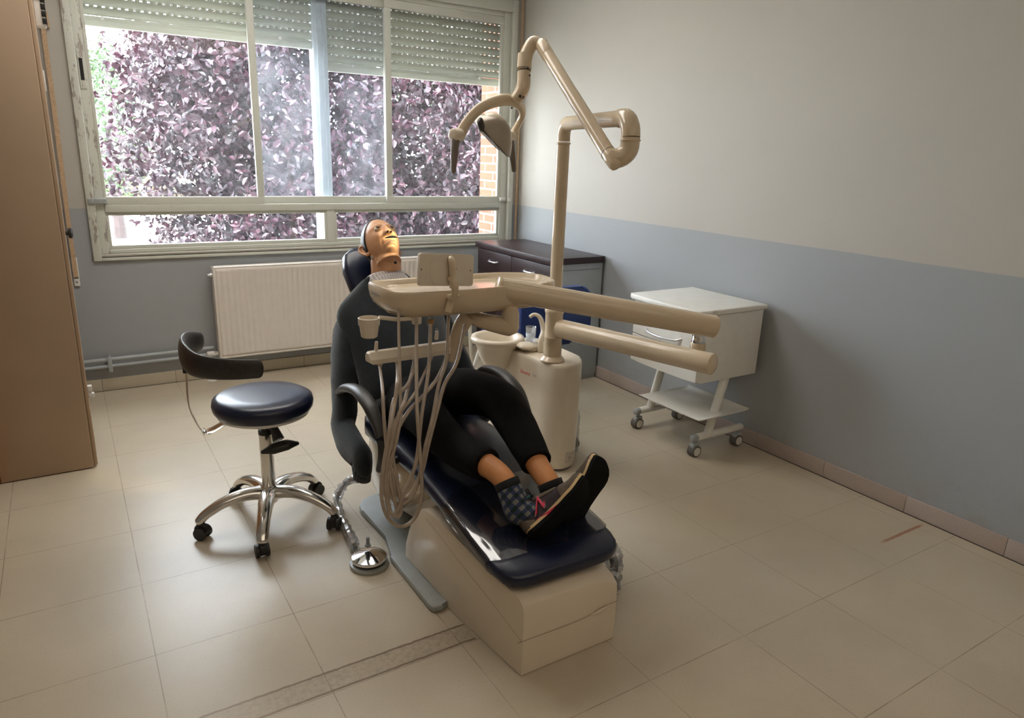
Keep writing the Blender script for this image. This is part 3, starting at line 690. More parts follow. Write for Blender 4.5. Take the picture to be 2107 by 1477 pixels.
# protective clear film over the foot end
fs = []
for y, z, hw, th in ((1.50, .297, .2215, .066), (1.58, .309, .2225, .067), (1.68, .323, .222, .068), (1.78, .338, .221, .068), (1.87, .350, .220, .069)):
    ring = []; nrm = V((0, -.13, 1)).normalized()
    for k in range(40):
        a = 2*PI*k/40; ca, sa = math.cos(a), math.sin(a); wob = random.uniform(-.0018, .0028)
        yy = y + (.05*ca if y > 1.85 else 0)+(-.035*abs(ca)**3 if y < 1.52 else 0)*-1
        ring.append(V((1.13, yy, z+(yy-y)*.14))+V((1, 0, 0))*(hw+wob)*math.copysign(abs(ca)**.35, ca)+nrm*((th/2+wob)*math.copysign(abs(sa)**.55, sa)))
    fs.append(ring)
MB().loft(fs, caps=False).build('protective_film', M['film'], t, sharp=25)
# armrests
def armrest(X, pts, rads, name='armrest'):
    p = [gx(px_, py_, X) if X else None for px_, py_ in pts]
    return p
pL = [gx(699, 806, .845), gx(712, 798, .845), gx(735, 803, .842), gx(757, 828, .842), gx(773, 862, .842), gx(786, 900, .842), gx(789, 935, .842), gx(782, 966, .842)]
aL = MB().tube(spline(pL, 6), [.018, .024, .027, .029, .027, .022, .021, .020, .016], 16, ell=(.72, 1), up=(0, .6, 1), rnd=.6).build('armrest', M['grey_pu'], t, sharp=0)
MB().tube([(.842, pL[-1].y-.01, pL[-1].z+.01), (.93, pL[-1].y+.02, pL[-1].z+.02)], .014, 12).build('armrest_pivot', M['grey_pu'], aL)
pR = [gx(985, 765, 1.425), gx(1000, 759, 1.425), gx(1030, 768, 1.42), gx(1058, 795, 1.42), gx(1075, 825, 1.42), gx(1086, 862, 1.42), gx(1087, 895, 1.42)]
aR = MB().tube(spline(pR, 6), [.016, .022, .027, .029, .027, .022, .021, .020], 16, ell=(.72, 1), up=(0, .6, 1), rnd=.6).build('armrest', M['grey_pu'], t, sharp=0)
MB().tube([(1.42, pR[-1].y-.0, pR[-1].z+.01), (1.33, pR[-1].y+.03, pR[-1].z+.0)], .014, 12).build('armrest_pivot', M['grey_pu'], aR)

# wrapped tubing lying on the floor at the right of the foot end
t = thing('wrapped_tubing', 'dark tubing bundled in clear crinkled plastic on the floor right of the chair base', 'tubing', gz(1250, 1200, 0))
tp = [gz(1250, 1215, .03), gz(1262, 1180, .06), gz(1262, 1150, .09), gz(1240, 1120, .10), V((1.36, 1.80, .13)), V((1.38, 2.0, .06)), V((1.50, 2.2, .04)), V((1.62, 2.45, .06))]
MB().tube(spline(tp, 7), .014, 12).build('tube', M['black'], t)
crinkle(tp, .033, 'plastic_wrap', t, M['wrap'], 14, 70, .22)

# ================================================================= SPITTOON UNIT
t = thing('dental_unit', 'cream spittoon unit column with basin, tall pole and horizontal arm beside the chair', 'dental unit', (1.88, 2.6, 0)); unit = t
ux = [(1.782, 2.60), (1.790, 2.53), (1.815, 2.475), (1.86, 2.445), (1.92, 2.452), (1.965, 2.485), (1.995, 2.53), (2.01, 2.60), (2.01, 2.93), (1.98, 2.97), (1.80, 2.97), (1.745, 2.93)]
def uring(s_, z): return [V((1.885+(x-1.885)*s_, 2.65+(y-2.65)*s_, z)) for x, y in ux2]
ux2 = [tuple(p)[:2] for p in spline([(x, y, 0) for x, y in ux+ux[:1]], 4)[:-1]]
MB().loft([uring(.93, .012), uring(.955, .03), uring(.985, .25), uring(1, .45), uring(1, .512), uring(.985, .524), uring(.95, .530)]).build('column', M['plastic_w'], t, sharp=50)
MB().loft([[p+V((0, 0, 0)) for p in uring(.90, .0)], uring(.90, .013)]).build('plinth', M['seamgrey'], t)
# pole with collars and elbow
PX, PY_ = 1.838, 2.547; zt = 1.555
MB().lathe([(.030, .528), (.056, .530), (.058, .538), (.050, .548), (.042, .556), (.0405, .640), (.0415, .642), (.0415, .646), (.0405, .648), (.0405, .752), (.044, .760), (.044, .775), (.036, .786), (.030, .790)], (PX, PY_, 0), 32).build('pole_base', M['plastic'], t)
eT = gd(1300, 243, 2.36); eB = gd(1303, 300, 2.36); hd = V((eT.x-PX, eT.y-PY_, 0)); L_ = hd.length; hd.normalize(); zh = zt+.018
b = MB(); r_ = .0285
b.tube([(PX, PY_, .785), (PX, PY_, 1.49)], r_, 24)
arc = lambda c, u_, v_, R, n=10: [c+u_*(R*math.cos(PI/2*k/n))+v_*(R*math.sin(PI/2*k/n)) for k in range(n+1)]
Z = V((0, 0, 1)); B0 = V((PX, PY_, zh))
pole2 = [V((PX, PY_, 1.50))]+[B0-Z*.05+hd*.05-hd*.05*math.cos(PI/2*k/8)+Z*.05*math.sin(PI/2*k/8) for k in range(9)]
endp = B0+hd*(L_-.06)
b.tube(pole2+[lerp(pole2[-1], endp, .98)], r_, 24)
b.lathe([(r_, 1.488), (.032, 1.490), (.032, 1.496), (r_, 1.498)], (PX, PY_, 0), 24)
b.build('pole', M['plastic'], t)
# U bend: horizontal -> down -> back to spring-arm joint
Jt = gd(1258, 326, 2.40); zlow = Jt.z
R1 = .062; top_c = endp; down_x = endp+hd*R1
U_ = [endp-hd*.03, endp]+[endp-Z*R1+hd*(R1*math.sin(PI/2*k/8))+Z*(R1*math.cos(PI/2*k/8)) for k in range(1, 9)]
bt = U_[-1]; jd = V((Jt.x-bt.x, Jt.y-bt.y, 0)); jl = jd.length; jd.normalize(); R2 = min(jl*.8, .065); ztop = bt.z
low = [bt, V((bt.x, bt.y, zlow+R2))]+[V((bt.x, bt.y, zlow+R2))+jd*(R2-R2*math.cos(PI/2*k/8))-Z*(R2*math.sin(PI/2*k/8)) for k in range(1, 9)]+[Jt]
MB().tube(U_, .0325, 24).build('upper_bend', M['plastic'], t)
lb = MB().tube(low, .0325, 24).build('lower_bend', M['plastic'], t)
mz = lerp(bt.z, zlow+R2, .55); MB().lathe([(.033, mz), (.0355, mz+.001), (.0355, mz+.004), (.033, mz+.005)], (bt.x, bt.y, 0), 24).build('joint_ring', M['plastic'], lb)
# spring arm
At = gd(1114, 92, 2.72)
sd = (At-Jt).normalized(); J1 = Jt-sd*.012
MB().tube([J1+sd*.03, lerp(J1, At, .93)], [.0265, .0255], 22, ell=(1, .9)).build('spring_arm', M['plastic'], t)
k1 = MB().tube([J1-sd*.015, J1+sd*.04], [.024, .0275], 22, ell=(1, .9), rnd=.8).build('arm_knuckle', M['plastic'], t)
MB().tube([J1+sd*.0385, J1+sd*.040], .0280, 22, ell=(1, .9)).build('knuckle_seam', M['seamgrey'], k1)
MB().tube([Jt-CD*.012+CU*.008, Jt-CD*.03+CU*.008], .011, 16).build('pivot_cap', M['plastic'], k1)
MB().tube([lerp(J1, At, .90), lerp(J1, At, 1.0)], .0268, 22, ell=(1, .9), rnd=.8).build('arm_head', M['plastic'], t)
kk = lerp(J1, At, .985)
MB().box(kk+CU*.018+CR*.006, (.016, .022, .012), bev=.002).build('spring_slot', M['darkhole'], t)
# drop tube to lamp
D1 = gd(1084, 108, 2.74); D2 = gd(1079, 160, 2.75); D3 = gd(1077, 185, 2.76); D4 = gd(1062, 206, 2.77)
MB().tube(spline([At, gd(1098, 88, 2.73), D1+CR*.002, gd(1080, 130, 2.745)], 6), [.020, .026, .026, .026], 20).build('top_elbow', M['plastic'], t)
MB().tube([gd(1080.5, 112, 2.745), gd(1078.5, 141, 2.748)], .0285, 22).build('swivel_sleeve', M['plastic'], t)
# lamp head -----------------------------------------------------------------
lt = thing('operating_lamp', 'dental operating lamp with reflector head and two dangling grey handles', 'lamp', gd(1010, 300, 2.80))
nk = MB().tube(spline([gd(1078.3, 148, 2.75), gd(1077.5, 172, 2.752), gd(1073, 188, 2.757), gd(1060, 207, 2.765)], 6), [.026, .027, .027, .024], 20, rnd=.3).build('neck', M['plastic'], lt)
MB().tube([gd(1078.4, 146.4, 2.75), gd(1078.4, 147.6, 2.75)], .0265, 20).build('neck_gap', M['darkhole'], nk)
for q in ((1086, 140, 2.72), (1090, 155, 2.72)): MB().ball(gd(*q), .004, seg=10).build('screw', M['black'], nk)
MB().box(gd(1070, 198, 2.725), (.010, .002, .010)).box(gd(1077, 199, 2.723), (.012, .001, .003)).box(gd(1075, 202, 2.723), (.018, .001, .002)).build('type_mark', M['black_ink'], nk)
yoke = spline([gd(947, 276, 2.70), gd(962, 250, 2.70), gd(985, 225, 2.71), gd(1015, 210, 2.73), gd(1045, 205, 2.76), gd(1068, 215, 2.82), gd(1075, 235, 2.88), gd(1064, 260, 2.92), gd(1052, 279, 2.93)], 6)
yk = MB().tube(yoke, [.022, .019, .019, .020, .022, .021, .019, .017, .017, .015], 18, ell=(1.05, .8), rnd=.4).build('yoke', M['plastic'], lt, sharp=0)
MB().ball(gd(1053, 222, 2.725), .0045, seg=10).build('screw', M['black'], yk)
hL, hR = gd(932, 278, 2.66), gd(1054, 280, 2.93); ax = (hR-hL).normalized()
for c_, s_, bt_ in ((hL, 1, (933, 352, 2.66)), (hR, -1, (1057, 350, 2.93))):
    h = MB().tube([c_, c_+ax*s_*.040], .0245, 24, rnd=.25).build('pivot_housing', M['lam'] if False else M['plastic_w'], lt)
    e_ = gd(*bt_); b = MB(); b.tube([c_+ax*s_*.014-CU*.01, lerp(c_+ax*s_*.014, e_, .5), e_], [.017, .018, .013, .010], 18, ell=(1, .8), rnd=.9)
    b.build('handle', M['grip'], h)
HC = gd(1005, 285, 2.80)
mouth = V((1.13, 2.748, 1.088)); ln = (mouth-HC).normalized()
side = ax-ln*ax.dot(ln); side.normalize(); vert = ln.cross(side)
def dish(off, sc, thick=0):
    rings = []
    for q in (0.03, .25, .5, .75, .92, 1.0):
        d = .085*(1-q*q)
        rings.append([HC-ln*(d+off)+side*(.088*sc*q*math.cos(2*PI*k/36))+vert*(.118*sc*q*math.sin(2*PI*k/36)) for k in range(36)])
    return rings
rs = dish(.012, 1.0)+dish(.008, .95)[::-1]
MB().loft(rs[:6]+rs[6:]).build('reflector_shell', M['smoke'], lt, sharp=60)
rs = dish(.004, .93); MB().loft(rs, caps=False).build('reflector', M['chrome'], lt, sharp=0)
rs = [[HC-ln*(.010-k_*.004)+side*(.087*q*math.cos(2*PI*k/36))+vert*(.117*q*math.sin(2*PI*k/36)) for k in range(36)] for q, k_ in ((.03, 4), (.5, 3), (.9, 1), (1, 0))]
MB().loft(rs, caps=False).build('front_shield', M['clear'], lt, sharp=0)
MB().tube([HC-ln*.045, HC-ln*.005], .010, 14, rnd=.8).tube([HC-side*.09, HC+side*.09], .006, 10).build('bulb_holder', M['silver'], lt)
MB().ball(HC-ln*.045-vert*.03, (.06, .05, .05)).build('rear_housing', M['plastic_w'], lt)
for s_ in (-1, 1):
    MB().tube([HC+side*s_*.095-ln*.012, HC+side*s_*.125-ln*.02], .020, 14, ell=(1, .6), rnd=.6).build('side_bracket', M['grey_pu'], lt)
sp = bpy.data.lights.new('lamp_beam', 'SPOT'); sp.energy = 45; sp.spot_size = math.radians(11.5); sp.spot_blend = .35; sp.shadow_soft_size = .03; sp.color = (1, .86, .52)
spo = bpy.data.objects.new('lamp_beam', sp); COL.objects.link(spo); spo.location = HC+ln*.03; spo.rotation_euler = ln.to_track_quat('-Z', 'Y').to_euler(); spo.scale = (1, 1, 1)

# lower horizontal arm of the unit
E_ = V((2.05, 1.801, .69)); c0 = V((PX, PY_, .69)); dd = (E_-c0).normalized()
MB().tube([c0+dd*.035, c0+dd*.08, E_+dd*.012], [.043, .043, .0425], 26, rnd=.22).build('lower_arm', M['plastic'], t, sharp=50)
pv = V((2.035, 1.85, 0)); pv = gz(1437, 700, .76); pv.z = 0
MB().lathe([(.032, .715), (.030, .735), (.030, .748), (.028, .752)], pv, 20).build('arm_spigot', M['plastic'], t)
# ---- instrument arm + tray + screen as one thing (swings on the unit)
it = thing('instrument_table', 'cream instrument table with screen and hoses on a thick arm above the mannequin', 'instrument table', (pv.x, pv.y, .753))
MB().lathe([(.0265, .7525), (.0265, .765), (.025, .767), (.025, .800), (.022, .802)], pv, 20).build('chrome_pivot', M['chrome'], it)
Rr_ = gz(1470, 672, .842); Lr_ = gd(1027, 594, 2.49)
ad = (Lr_-Rr_).normalized()
MB().tube([Rr_+ad*.0, Lr_], [.0425, .0425], 30, rnd=.2).build('balancing_arm', M['plastic'], it, sharp=50)
cap = MB().tube([Lr_-ad*.003, Lr_+ad*.006], .0432, 30, rnd=.2).build('end_cap', M['plastic'], it, sharp=50)
MB().tube([Lr_-ad*.0035, Lr_-ad*.0028], .0434, 30).build('cap_seam', M['seamgrey'], cap)
up_ = (Z-ad*ad.z).normalized(); toC = (CAM-Lr_); toC = (toC-ad*toC.dot(ad)-up_*toC.dot(up_)).normalized()
sdv = (up_*.80+toC*.60)*.0427
MB().tube([Lr_-ad*.006+sdv, Lr_-ad*.30+sdv], .0009, 6).build('arm_seam', M['white'], it)
j0 = Lr_-ad*.045; jz = j0.z-.043
MB().lathe([(.014, jz-.020), (.014, jz+.01)], (j0.x, j0.y, 0), 18).build('chrome_joint', M['chrome'], it)
zb = jz-.112
MB().lathe([(.018, jz-.006), (.024, jz-.010), (.0315, jz-.040), (.0315, jz-.041), (.032, zb+.02)], (j0.x, j0.y, 0), 26).build('swivel_cup', M['plastic'], it)
b = MB(); rings = []
k0 = gd(1036, 675, 2.50); k1_ = gd(960, 655, 2.56)
for q, hw, z0, z1 in ((-.20, .006, .02, .03), (-.16, .02, .004, .045), (0, .033, -.008, .060), (.12, .034, -.006, .058), (.5, .034, .006, .062), (.85, .033, .022, .070), (.97, .026, .030, .070), (1.03, .008, .044, .06)):
    c_ = lerp(V((j0.x, j0.y, 0)), V((k1_.x, k1_.y, 0)), q); dr = V((k1_.x-j0.x, k1_.y-j0.y, 0)).normalized(); nn = V((-dr.y, dr.x, 0)); ring = []
    for k in range(20):
        a = 2*PI*k/20; ca, sa = math.cos(a), math.sin(a)
        ring.append(c_+nn*hw*math.copysign(abs(ca)**.6, ca)+Z*(zb+lerp(z0, z1, .5+.5*math.copysign(abs(sa)**.7, sa))))
    rings.append(ring)
b.loft(rings).build('elbow_bracket', M['plastic'], it, sharp=0)
# tray body: hexagonal-ended dish
tr = [(.872, 2.325), (.868, 2.22), (.880, 2.135), (.925, 2.085), (1.05, 2.068), (1.22, 2.060), (1.40, 2.062), (1.46, 2.070), (1.505, 2.095), (1.535, 2.150), (1.540, 2.245), (1.50, 2.30), (1.42, 2.335), (1.294, 2.347), (1.05, 2.345), (.92, 2.342)]
tr2 = [tuple(p)[:2] for p in spline([(x, y, 0) for x, y in tr+tr[:1]], 3)[:-1]]
cxm, cym = 1.20, 2.205
def trg(ins, z, tilt=0):
    out = []
    for x, y in tr2:
        dx, dy = x-cxm, y-cym; f1 = (abs(dx)-ins)/abs(dx) if abs(dx) > ins else 0; f2 = (abs(dy)-ins)/abs(dy) if abs(dy) > ins else 0
        out.append(V((cxm+dx*f1, cym+dy*f2, z+tilt*(x-cxm))))
    return out
tray = MB().loft([trg(.10, .918), trg(.06, .903), trg(.030, .908), trg(.012, .930), trg(.004, .950), trg(0, .975), trg(0, .993), trg(.003, .999), trg(.009, 1.0), trg(.016, .996), trg(.024, .982), trg(.05, .978)]).build('instrument_tray', M['plastic'], it, sharp=50)
tm = MB()
for i, (a_, w_, h_) in enumerate(((0, .010, .006), (.016, .004, .010), (.028, .014, .006), (.048, .004, .006), (.058, .010, .008), (.074, .004, .007), (.086, .012, .006))):
    y = 2.30-a_; x = .8665+(.0 if y > 2.2 else 0)
    tm.box((.8672, y, .967), (.0012, w_*.8, h_))
tm.build('panel_print', M['grey_ink'], tray)
# screen + bracket
scv = [gy(864, 520, 2.035), gy(975, 523, 2.055), gy(974, 590, 2.045), gy(862, 588, 2.025)]
c_ = sum(scv, V())/4; ex = (scv[1]-scv[0]+scv[2]-scv[3]).normalized(); ez = (scv[0]-scv[3]+scv[1]-scv[2]); ez = (ez-ex*ez.dot(ex)).normalized(); ey = ez.cross(ex)
w_, h_ = (scv[1]-scv[0]).length, (scv[0]-scv[3]).length
Ms = Matrix((ex, ez, ex.cross(ez))).transposed().to_4x4(); Ms.translation = c_
sgn = 1 if (ex.cross(ez)).dot(CAM-c_) > 0 else -1
sc = MB().prism(rr(0, 0, w_, h_, .008), 0, -.016*sgn, Ms, .003).prism(rr(0, 0, w_*.62, h_*.96, .03), -.001*sgn, .0015*sgn, Ms, .001).build('screen_housing', M['plastic_w'], it)
MB().prism(rr(0, 0, w_*.92, h_*.88, .004), -.0165*sgn, -.0175*sgn, Ms).build('screen_glass', M['black'], sc)
for dx, r_2 in ((-.47, .0022), (.44, .0020), (.135, .0045)):
    p_ = c_+ex*w_*dx+ez*(-.0 if r_2 < .003 else .004)+ex.cross(ez)*sgn*(.0003 if abs(dx) > .3 else .0062)
    MB().tube([p_, p_+ex.cross(ez)*sgn*.0012], r_2, 12, ell=(1, 1)).build('screw_cover', M['amber'] if r_2 > .003 else M['darkhole'], sc)
nv = ex.cross(ez)*sgn
sp_ = [c_+nv*.008+ez*h_*.36+ex*.006, c_+nv*.016+ez*h_*.25+ex*.006, c_+nv*.018-ez*.01+ex*.010, c_+nv*.010-ez*h_*.5+ex*.014]
MB().tube(spline(sp_, 5), [.010, .012, .011, .010], 14, rnd=.8).build('screen_arm', M['plastic'], it)
hk = [gy(926, 572, 2.030), gy(935, 582, 2.020), gy(936, 600, 2.028), gy(932, 617, 2.042)]
MB().tube(spline(hk, 6), [.011, .0125, .012, .009], 14, rnd=.6).build('hook_arm', M['plastic'], it)
hg = gy(933, 609, 2.040)
h1 = MB().tube([hg-V((.019, 0, 0)), hg-V((.011, 0, 0))], .0075, 14, rnd=.3).tube([hg+V((.011, 0, 0)), hg+V((.019, 0, 0))], .0075, 14, rnd=.3).tube([hg-V((.012, 0, 0)), hg+V((.012, 0, 0))], .004, 10).build('hinge', M['plastic'], it)
g0, g1 = gy(932, 618, 2.052), gy(920, 640, 2.060)
MB().box(lerp(g0, g1, .5)+V((0, .004, 0)), (.024, .010, .048), Matrix.Rotation(.30, 3, 'Y'), .002).build('hinge_bracket', M['plastic'], it)
# cup holder under the tray
cc = gy(759, 672, 2.13); ca_ = gy(857, 655, 2.13)
rim = gy(759, 650, 2.13)
MB().lathe([(.022, -.045), (.0265, -.042), (.0315, -.006), (.0315, -.004), (.0345, -.003), (.0355, .020), (.0335, .021), (.031, .018), (.030, 0), (.025, -.038), (.004, -.040)], (rim.x, rim.y, rim.z-.026), 30).build('cup_holder', M['plastic_w'], it)
MB().tube(spline([rim+V((.032, 0, -.008)), rim+V((.055, 0, -.012)), gy(820, 657, 2.13), gy(850, 655, 2.13)], 5), .0055, 10, ell=(1.3, .6), up=(0, 0, 1)).build('cup_arm', M['plastic_w'], it)
MB().lathe([(.015, ca_.z-.018), (.017, ca_.z-.016), (.018, .9205)], (ca_.x, ca_.y, 0), 18).build('cup_socket', M['plastic_w'], it)
ga = gy(886, 660, 2.13)
MB().lathe([(.008, ga.z-.016), (.0125, ga.z-.014), (.0125, ga.z+.016), (.014, ga.z+.018), (.014, .92)], (ga.x, ga.y, 0), 18).build('filter_glass', M['clear'], it)
MB().lathe([(.004, ga.z-.010), (.0105, ga.z-.009), (.0105, ga.z+.004), (.003, ga.z+.005)], (ga.x, ga.y, 0), 18).build('amber_filter', M['amber'], it)
# handpiece bar with its stalk
stk = spline([gy(965, 648, 2.17), gy(950, 668, 2.19), gy(937, 700, 2.21), gy(928, 742, 2.22)], 6)
MB().tube(stk, [.030, .030, .024, .018], 18, ell=(1, .8)).build('bar_stalk', M['plastic'], it)
a0, a1 = gy(757, 737, 2.20), gy(938, 712, 2.235)
xd = (a1-a0).normalized(); ww = V((-xd.y, xd.x, 0)).normalized(); hh = xd.cross(ww)
if hh.z < 0: hh = -hh
prof = [(-.026, -.018), (.020, -.018), (.026, -.010), (.026, .010), (.018, .020), (-.006, .020), (-.026, -.002)]
MB().loft([[a0+xd*(q*(a1-a0).length)+ww*(x*s_)+hh*(y*s_) for x, y in prof] for q, s_ in ((0, .75), (.02, .97), (.04, 1), (.96, 1), (1, .9))]).build('handpiece_bar', M['plastic_w'], it, sharp=30)
for i in range(5):
    c_ = a0+xd*((.12+.19*i)*(a1-a0).length)-hh*.020-ww*.004
    MB().tube([c_+hh*.004, c_-hh*.008], .010, 14).tube([c_-hh*.006, c_-hh*.018], .0065, 12).build('hose_nozzle', M['plastic_w'], it)
for q in ((900, 690, 2.19), (776, 712, 2.21)):
    c_ = gy(*q); MB().tube([c_-V((.004, 0, .012)), c_+V((-.002, 0, .014))], [.007, .006], 12, rnd=.6).build('handpiece_tip', M['plastic_w'], it)
MB().tube(spline([gy(895, 683, 2.18), gy(899, 675, 2.18), gy(902, 684, 2.18), gy(897, 690, 2.18)], 4), .0012, 6).build('wire_loop', M['silver'], it)
# hoses: tray underside -> loop low beside the seat -> handpiece bar
def Yh(py): return lerp(2.13, 1.88, min(1, max(0, (py-650)/230)))
def hp_(pts, dy=0): return [gy(x, y, Yh(y)+dy) for x, y in pts]
def nz(i): return a0+xd*((.12+.19*i)*(a1-a0).length)-hh*.036-ww*.004
H = [
 (.0058, .00, [(820, 634), (821, 700), (822, 780), (825, 860), (815, 940), (800, 1010), (806, 1060), (822, 1078)]),
]
def hose(r, pts, dy=0, end=None, name='hose'):
    P_ = hp_(pts, dy*.5-.01)
    if end is not None: P_.append(end)
    MB().tube(spline(P_, 7), r, 10).build(name, M['gum'], it)
hose(.0062, [(857, 655), (857, 740), (858, 840), (864, 930), (868, 1000), (863, 1045), (846, 1074), (822, 1083), (799, 1066), (786, 1030), (786, 985), (794, 930), (803, 880), (812, 830), (818, 780)], -.008, nz(1))
hose(.0062, [(886, 668), (882, 760), (868, 850), (858, 940), (845, 985), (832, 1010), (822, 1040), (808, 1060), (797, 1040), (792, 990), (800, 930), (818, 860), (834, 820)], .004, nz(2))
hose(.0052, [(820, 634), (821, 700), (823, 770), (824, 850), (817, 900), (806, 950), (803, 990), (812, 1030), (820, 1065), (824, 1030), (818, 990), (810, 950), (805, 900), (812, 868), (832, 838), (856, 805)], .016, nz(3))
hose(.0062, [(923, 650), (918, 740), (903, 790), (890, 860), (875, 920), (868, 960), (852, 1012), (836, 1032), (815, 1035), (800, 1005), (800, 960), (812, 900), (838, 850), (870, 815), (900, 778)], .028, nz(4))
hose(.0066, [(957, 668), (940, 745), (915, 790), (898, 850), (880, 920), (870, 965), (855, 1000), (838, 1022), (818, 1018), (805, 985), (798, 940), (802, 880), (812, 820), (840, 790)], .040, nz(2)+xd*.008)
hose(.0055, [(826, 850), (815, 910), (800, 960), (797, 1010), (805, 1055), (819, 1062), (826, 1045), (815, 985), (802, 955), (797, 930), (790, 860), (787, 800)], .010, nz(0))

# basin, cup, tap
B_ = gz(1040, 715, .565); BC = V((1.735, 2.87, 0)); BS = .88
MB().lathe([(.010*BS, .415), (.045*BS, .420), (.075*BS, .440), (.100*BS, .480), (.116*BS, .530), (.128*BS, .548), (.146*BS, .556), (.152*BS, .570), (.146*BS, .582), (.128*BS, .584), (.116*BS, .575), (.104*BS, .545), (.085*BS, .500), (.050*BS, .470), (.006*BS, .462)], BC, 40).build('basin', M['trolley'] if False else M['plastic_w'], unit, sharp=0)
cp = gz(1091, 712, .545)
MB().tube(spline([V((BC.x+.06, BC.y-.12, .562)), V((1.80, 2.72, .560)), V((cp.x, cp.y, .548))], 5), [.030, .036, .05], 16, ell=(.45, 1), up=(0, 0, 1), rnd=.5).lathe([(.05, .53), (.055, .535), (.055, .556), (.05, .560)], (cp.x, cp.y, 0), 28).build('cup_shelf', M['plastic_w'], unit, sharp=40)
tp0 = gz(1112, 725, .53); 
tt = spline([tp0, tp0+V((0, 0, .06)), gd(1118, 680, (tp0-CAM).dot(CD)/CD.dot(CD)), gd(1112, 655, (tp0-CAM).dot(CD)), gd(1100, 647, (tp0-CAM).dot(CD)), gd(1090, 652, (tp0-CAM).dot(CD)+.0)], 6)
MB().tube(tt, [.014, .014, .013, .011, .009, .008], 16, rnd=.3).build('tap', M['plastic_w'], unit)
ct = thing('drinking_cup', 'clear plastic cup under the spittoon tap', 'cup', (cp.x, cp.y, .5605))
MB().lathe([(.019, .562), (.021, .563), (.0245, .612)], (cp.x, cp.y, 0), 28).build('lower_wall', M['cup'], ct, sharp=0)
b = MB(); b.lathe([(.0246, .613), (.0262, .642), (.0268, .643), (.0252, .642), (.0238, .613)], (cp.x, cp.y, 0), 28); b.build('upper_wall', M['cuprim'], ct, sharp=0)
# water bottle, rear wheel, labels on unit
wb = gz(1190, 958, .02); 
MB().lathe([(.026, .02), (.030, .025), (.030, .13), (.026, .155), (.030, .16), (.030, .20), (.022, .235), (.012, .25), (.012, .27)], (2.03, 2.60, 0), 24).build('water_bottle', M['clear'], unit, sharp=0)
cs = gz(1192, 926, .02); MB().tube([(2.075, 2.665, .026), (2.105, 2.665, .026)], .026, 20).build('wheel', M['black'], unit)
def text(s_, size, mat, Mx, parent, name, thick=.0006, shear=0):
    cu = bpy.data.curves.new(name, 'FONT'); cu.body = s_; cu.size = size; cu.extrude = thick; cu.shear = shear; cu.align_x = 'CENTER'; cu.align_y = 'CENTER'
    ob = bpy.data.objects.new(name, cu); COL.objects.link(ob); dg = bpy.context.evaluated_depsgraph_get()
    me = bpy.data.meshes.new_from_object(ob.evaluated_get(dg)); bpy.data.objects.remove(ob); me.materials.clear(); me.materials.append(mat); me.transform(Mx)
    return link(name, me, parent, 0)
def face_m(c, right, up):
    r2 = V(right).normalized(); u2 = V(up); u2 = (u2-r2*u2.dot(r2)).normalized(); mm = Matrix((r2, u2, r2.cross(u2))).transposed().to_4x4(); mm.translation = c; return mm
lc = gx(1088, 769, 1.7795)
text('Severa', .027, M['red_ink'], face_m(gx(1080, 766, 1.757), (.11, -1, 0), (0, 0, 1)), unit, 'red_lettering', shear=.3)
text('| ne', .018, M['grey_ink'], face_m(gx(1100, 772, 1.762), (.11, -1, 0), (0, 0, 1)), unit, 'grey_lettering')
lb_c = V((1.862, 2.455, .085)); nrmv = (V((0, 0, S))-lb_c); nrmv.z = 0; nrmv.normalize(); rt = V((-nrmv.y, nrmv.x, 0))
Ml = face_m(V((1.905, 2.455, .068)), (1, .10, 0), (0, 0, 1)); MB().prism(rr(0, 0, .062, .055, .002), .0, .0015, Ml).build('rating_label', M['label'], unit)

# ================================================================= MANNEQUIN
mq = thing('training_mannequin', 'training mannequin lying in the dental chair, grey sweater, black trousers and trainers', 'mannequin', (1.13, 2.4, .42))
hcv = V((0, .83, .56)).normalized(); hn_ = V((0, -.56, .83)).normalized(); hx = V((1, 0, 0))
EM = V((1.13, 2.804, 1.126)); HC_ = EM-hn_*.088-hcv*.004
Rh = Matrix((hx, hn_, hcv)).transposed()       # local: x side, y face, z crown
def gs(v, c, s_): return math.exp(-((v-c)/s_)**2)
def headp(th, ph, infl=0):
    # th polar from crown, ph azimuth (0 = +x, 90deg = face)
    d = V((math.sin(th)*math.cos(ph), math.sin(th)*math.sin(ph), math.cos(th)))
    x, y, z = d.x*.0735, d.y*.096, d.z*.122
    if z < 0:
        k = min(1, -z/.122); x *= 1-.17*k**1.3
        if y > 0: y *= 1+.05*k; y += .012*k*k
        else: y *= 1-.25*k
    else:
        x *= 1+.03*math.sin(PI*min(1, z/.12)); 
    if y > 0:
        fw = min(1, y/.045); ax_ = abs(x)
        nz_ = 0
        if -.060 < z < .022:
            t_ = (.018-z)/.056; nz_ = max(0, min(1, t_))**1.2 if z > -.038 else max(0, 1-(-.038-z)/.010)
        dy = .024*nz_*math.exp(-(x/(.0085+.006*nz_))**2)
        dy += .006*nz_*(gs(ax_, .014, .006) if z < -.022 else 0)
        dy -= .010*math.exp(-((ax_-.031)/.017)**2-((z-.004)/.011)**2)
        dy += .005*gs(z, .024, .009)*gs(ax_, .026, .022)
        dy += .005*gs(ax_, .040, .016)*gs(z, -.030, .018)
        dy += .0075*gs(x, 0, .022)*(gs(z, -.0655, .0055)+gs(z, -.0790, .006))
        dy -= .0050*gs(x, 0, .024)*gs(z, -.0722, .0026)
        dy -= .005*gs(z, -.089, .005)*gs(x, 0, .02)
        dy += .011*gs(x, 0, .022)*gs(z, -.098, .014)
        dy -= .003*gs(ax_, .033+.0, .004)*gs(z, -.064, .016)
        y += dy*fw
    q = V((x, y, z)); 
    if infl: q += d*infl
    return q
bm_ = MB(); nr, ns = 110, 120; rings = []
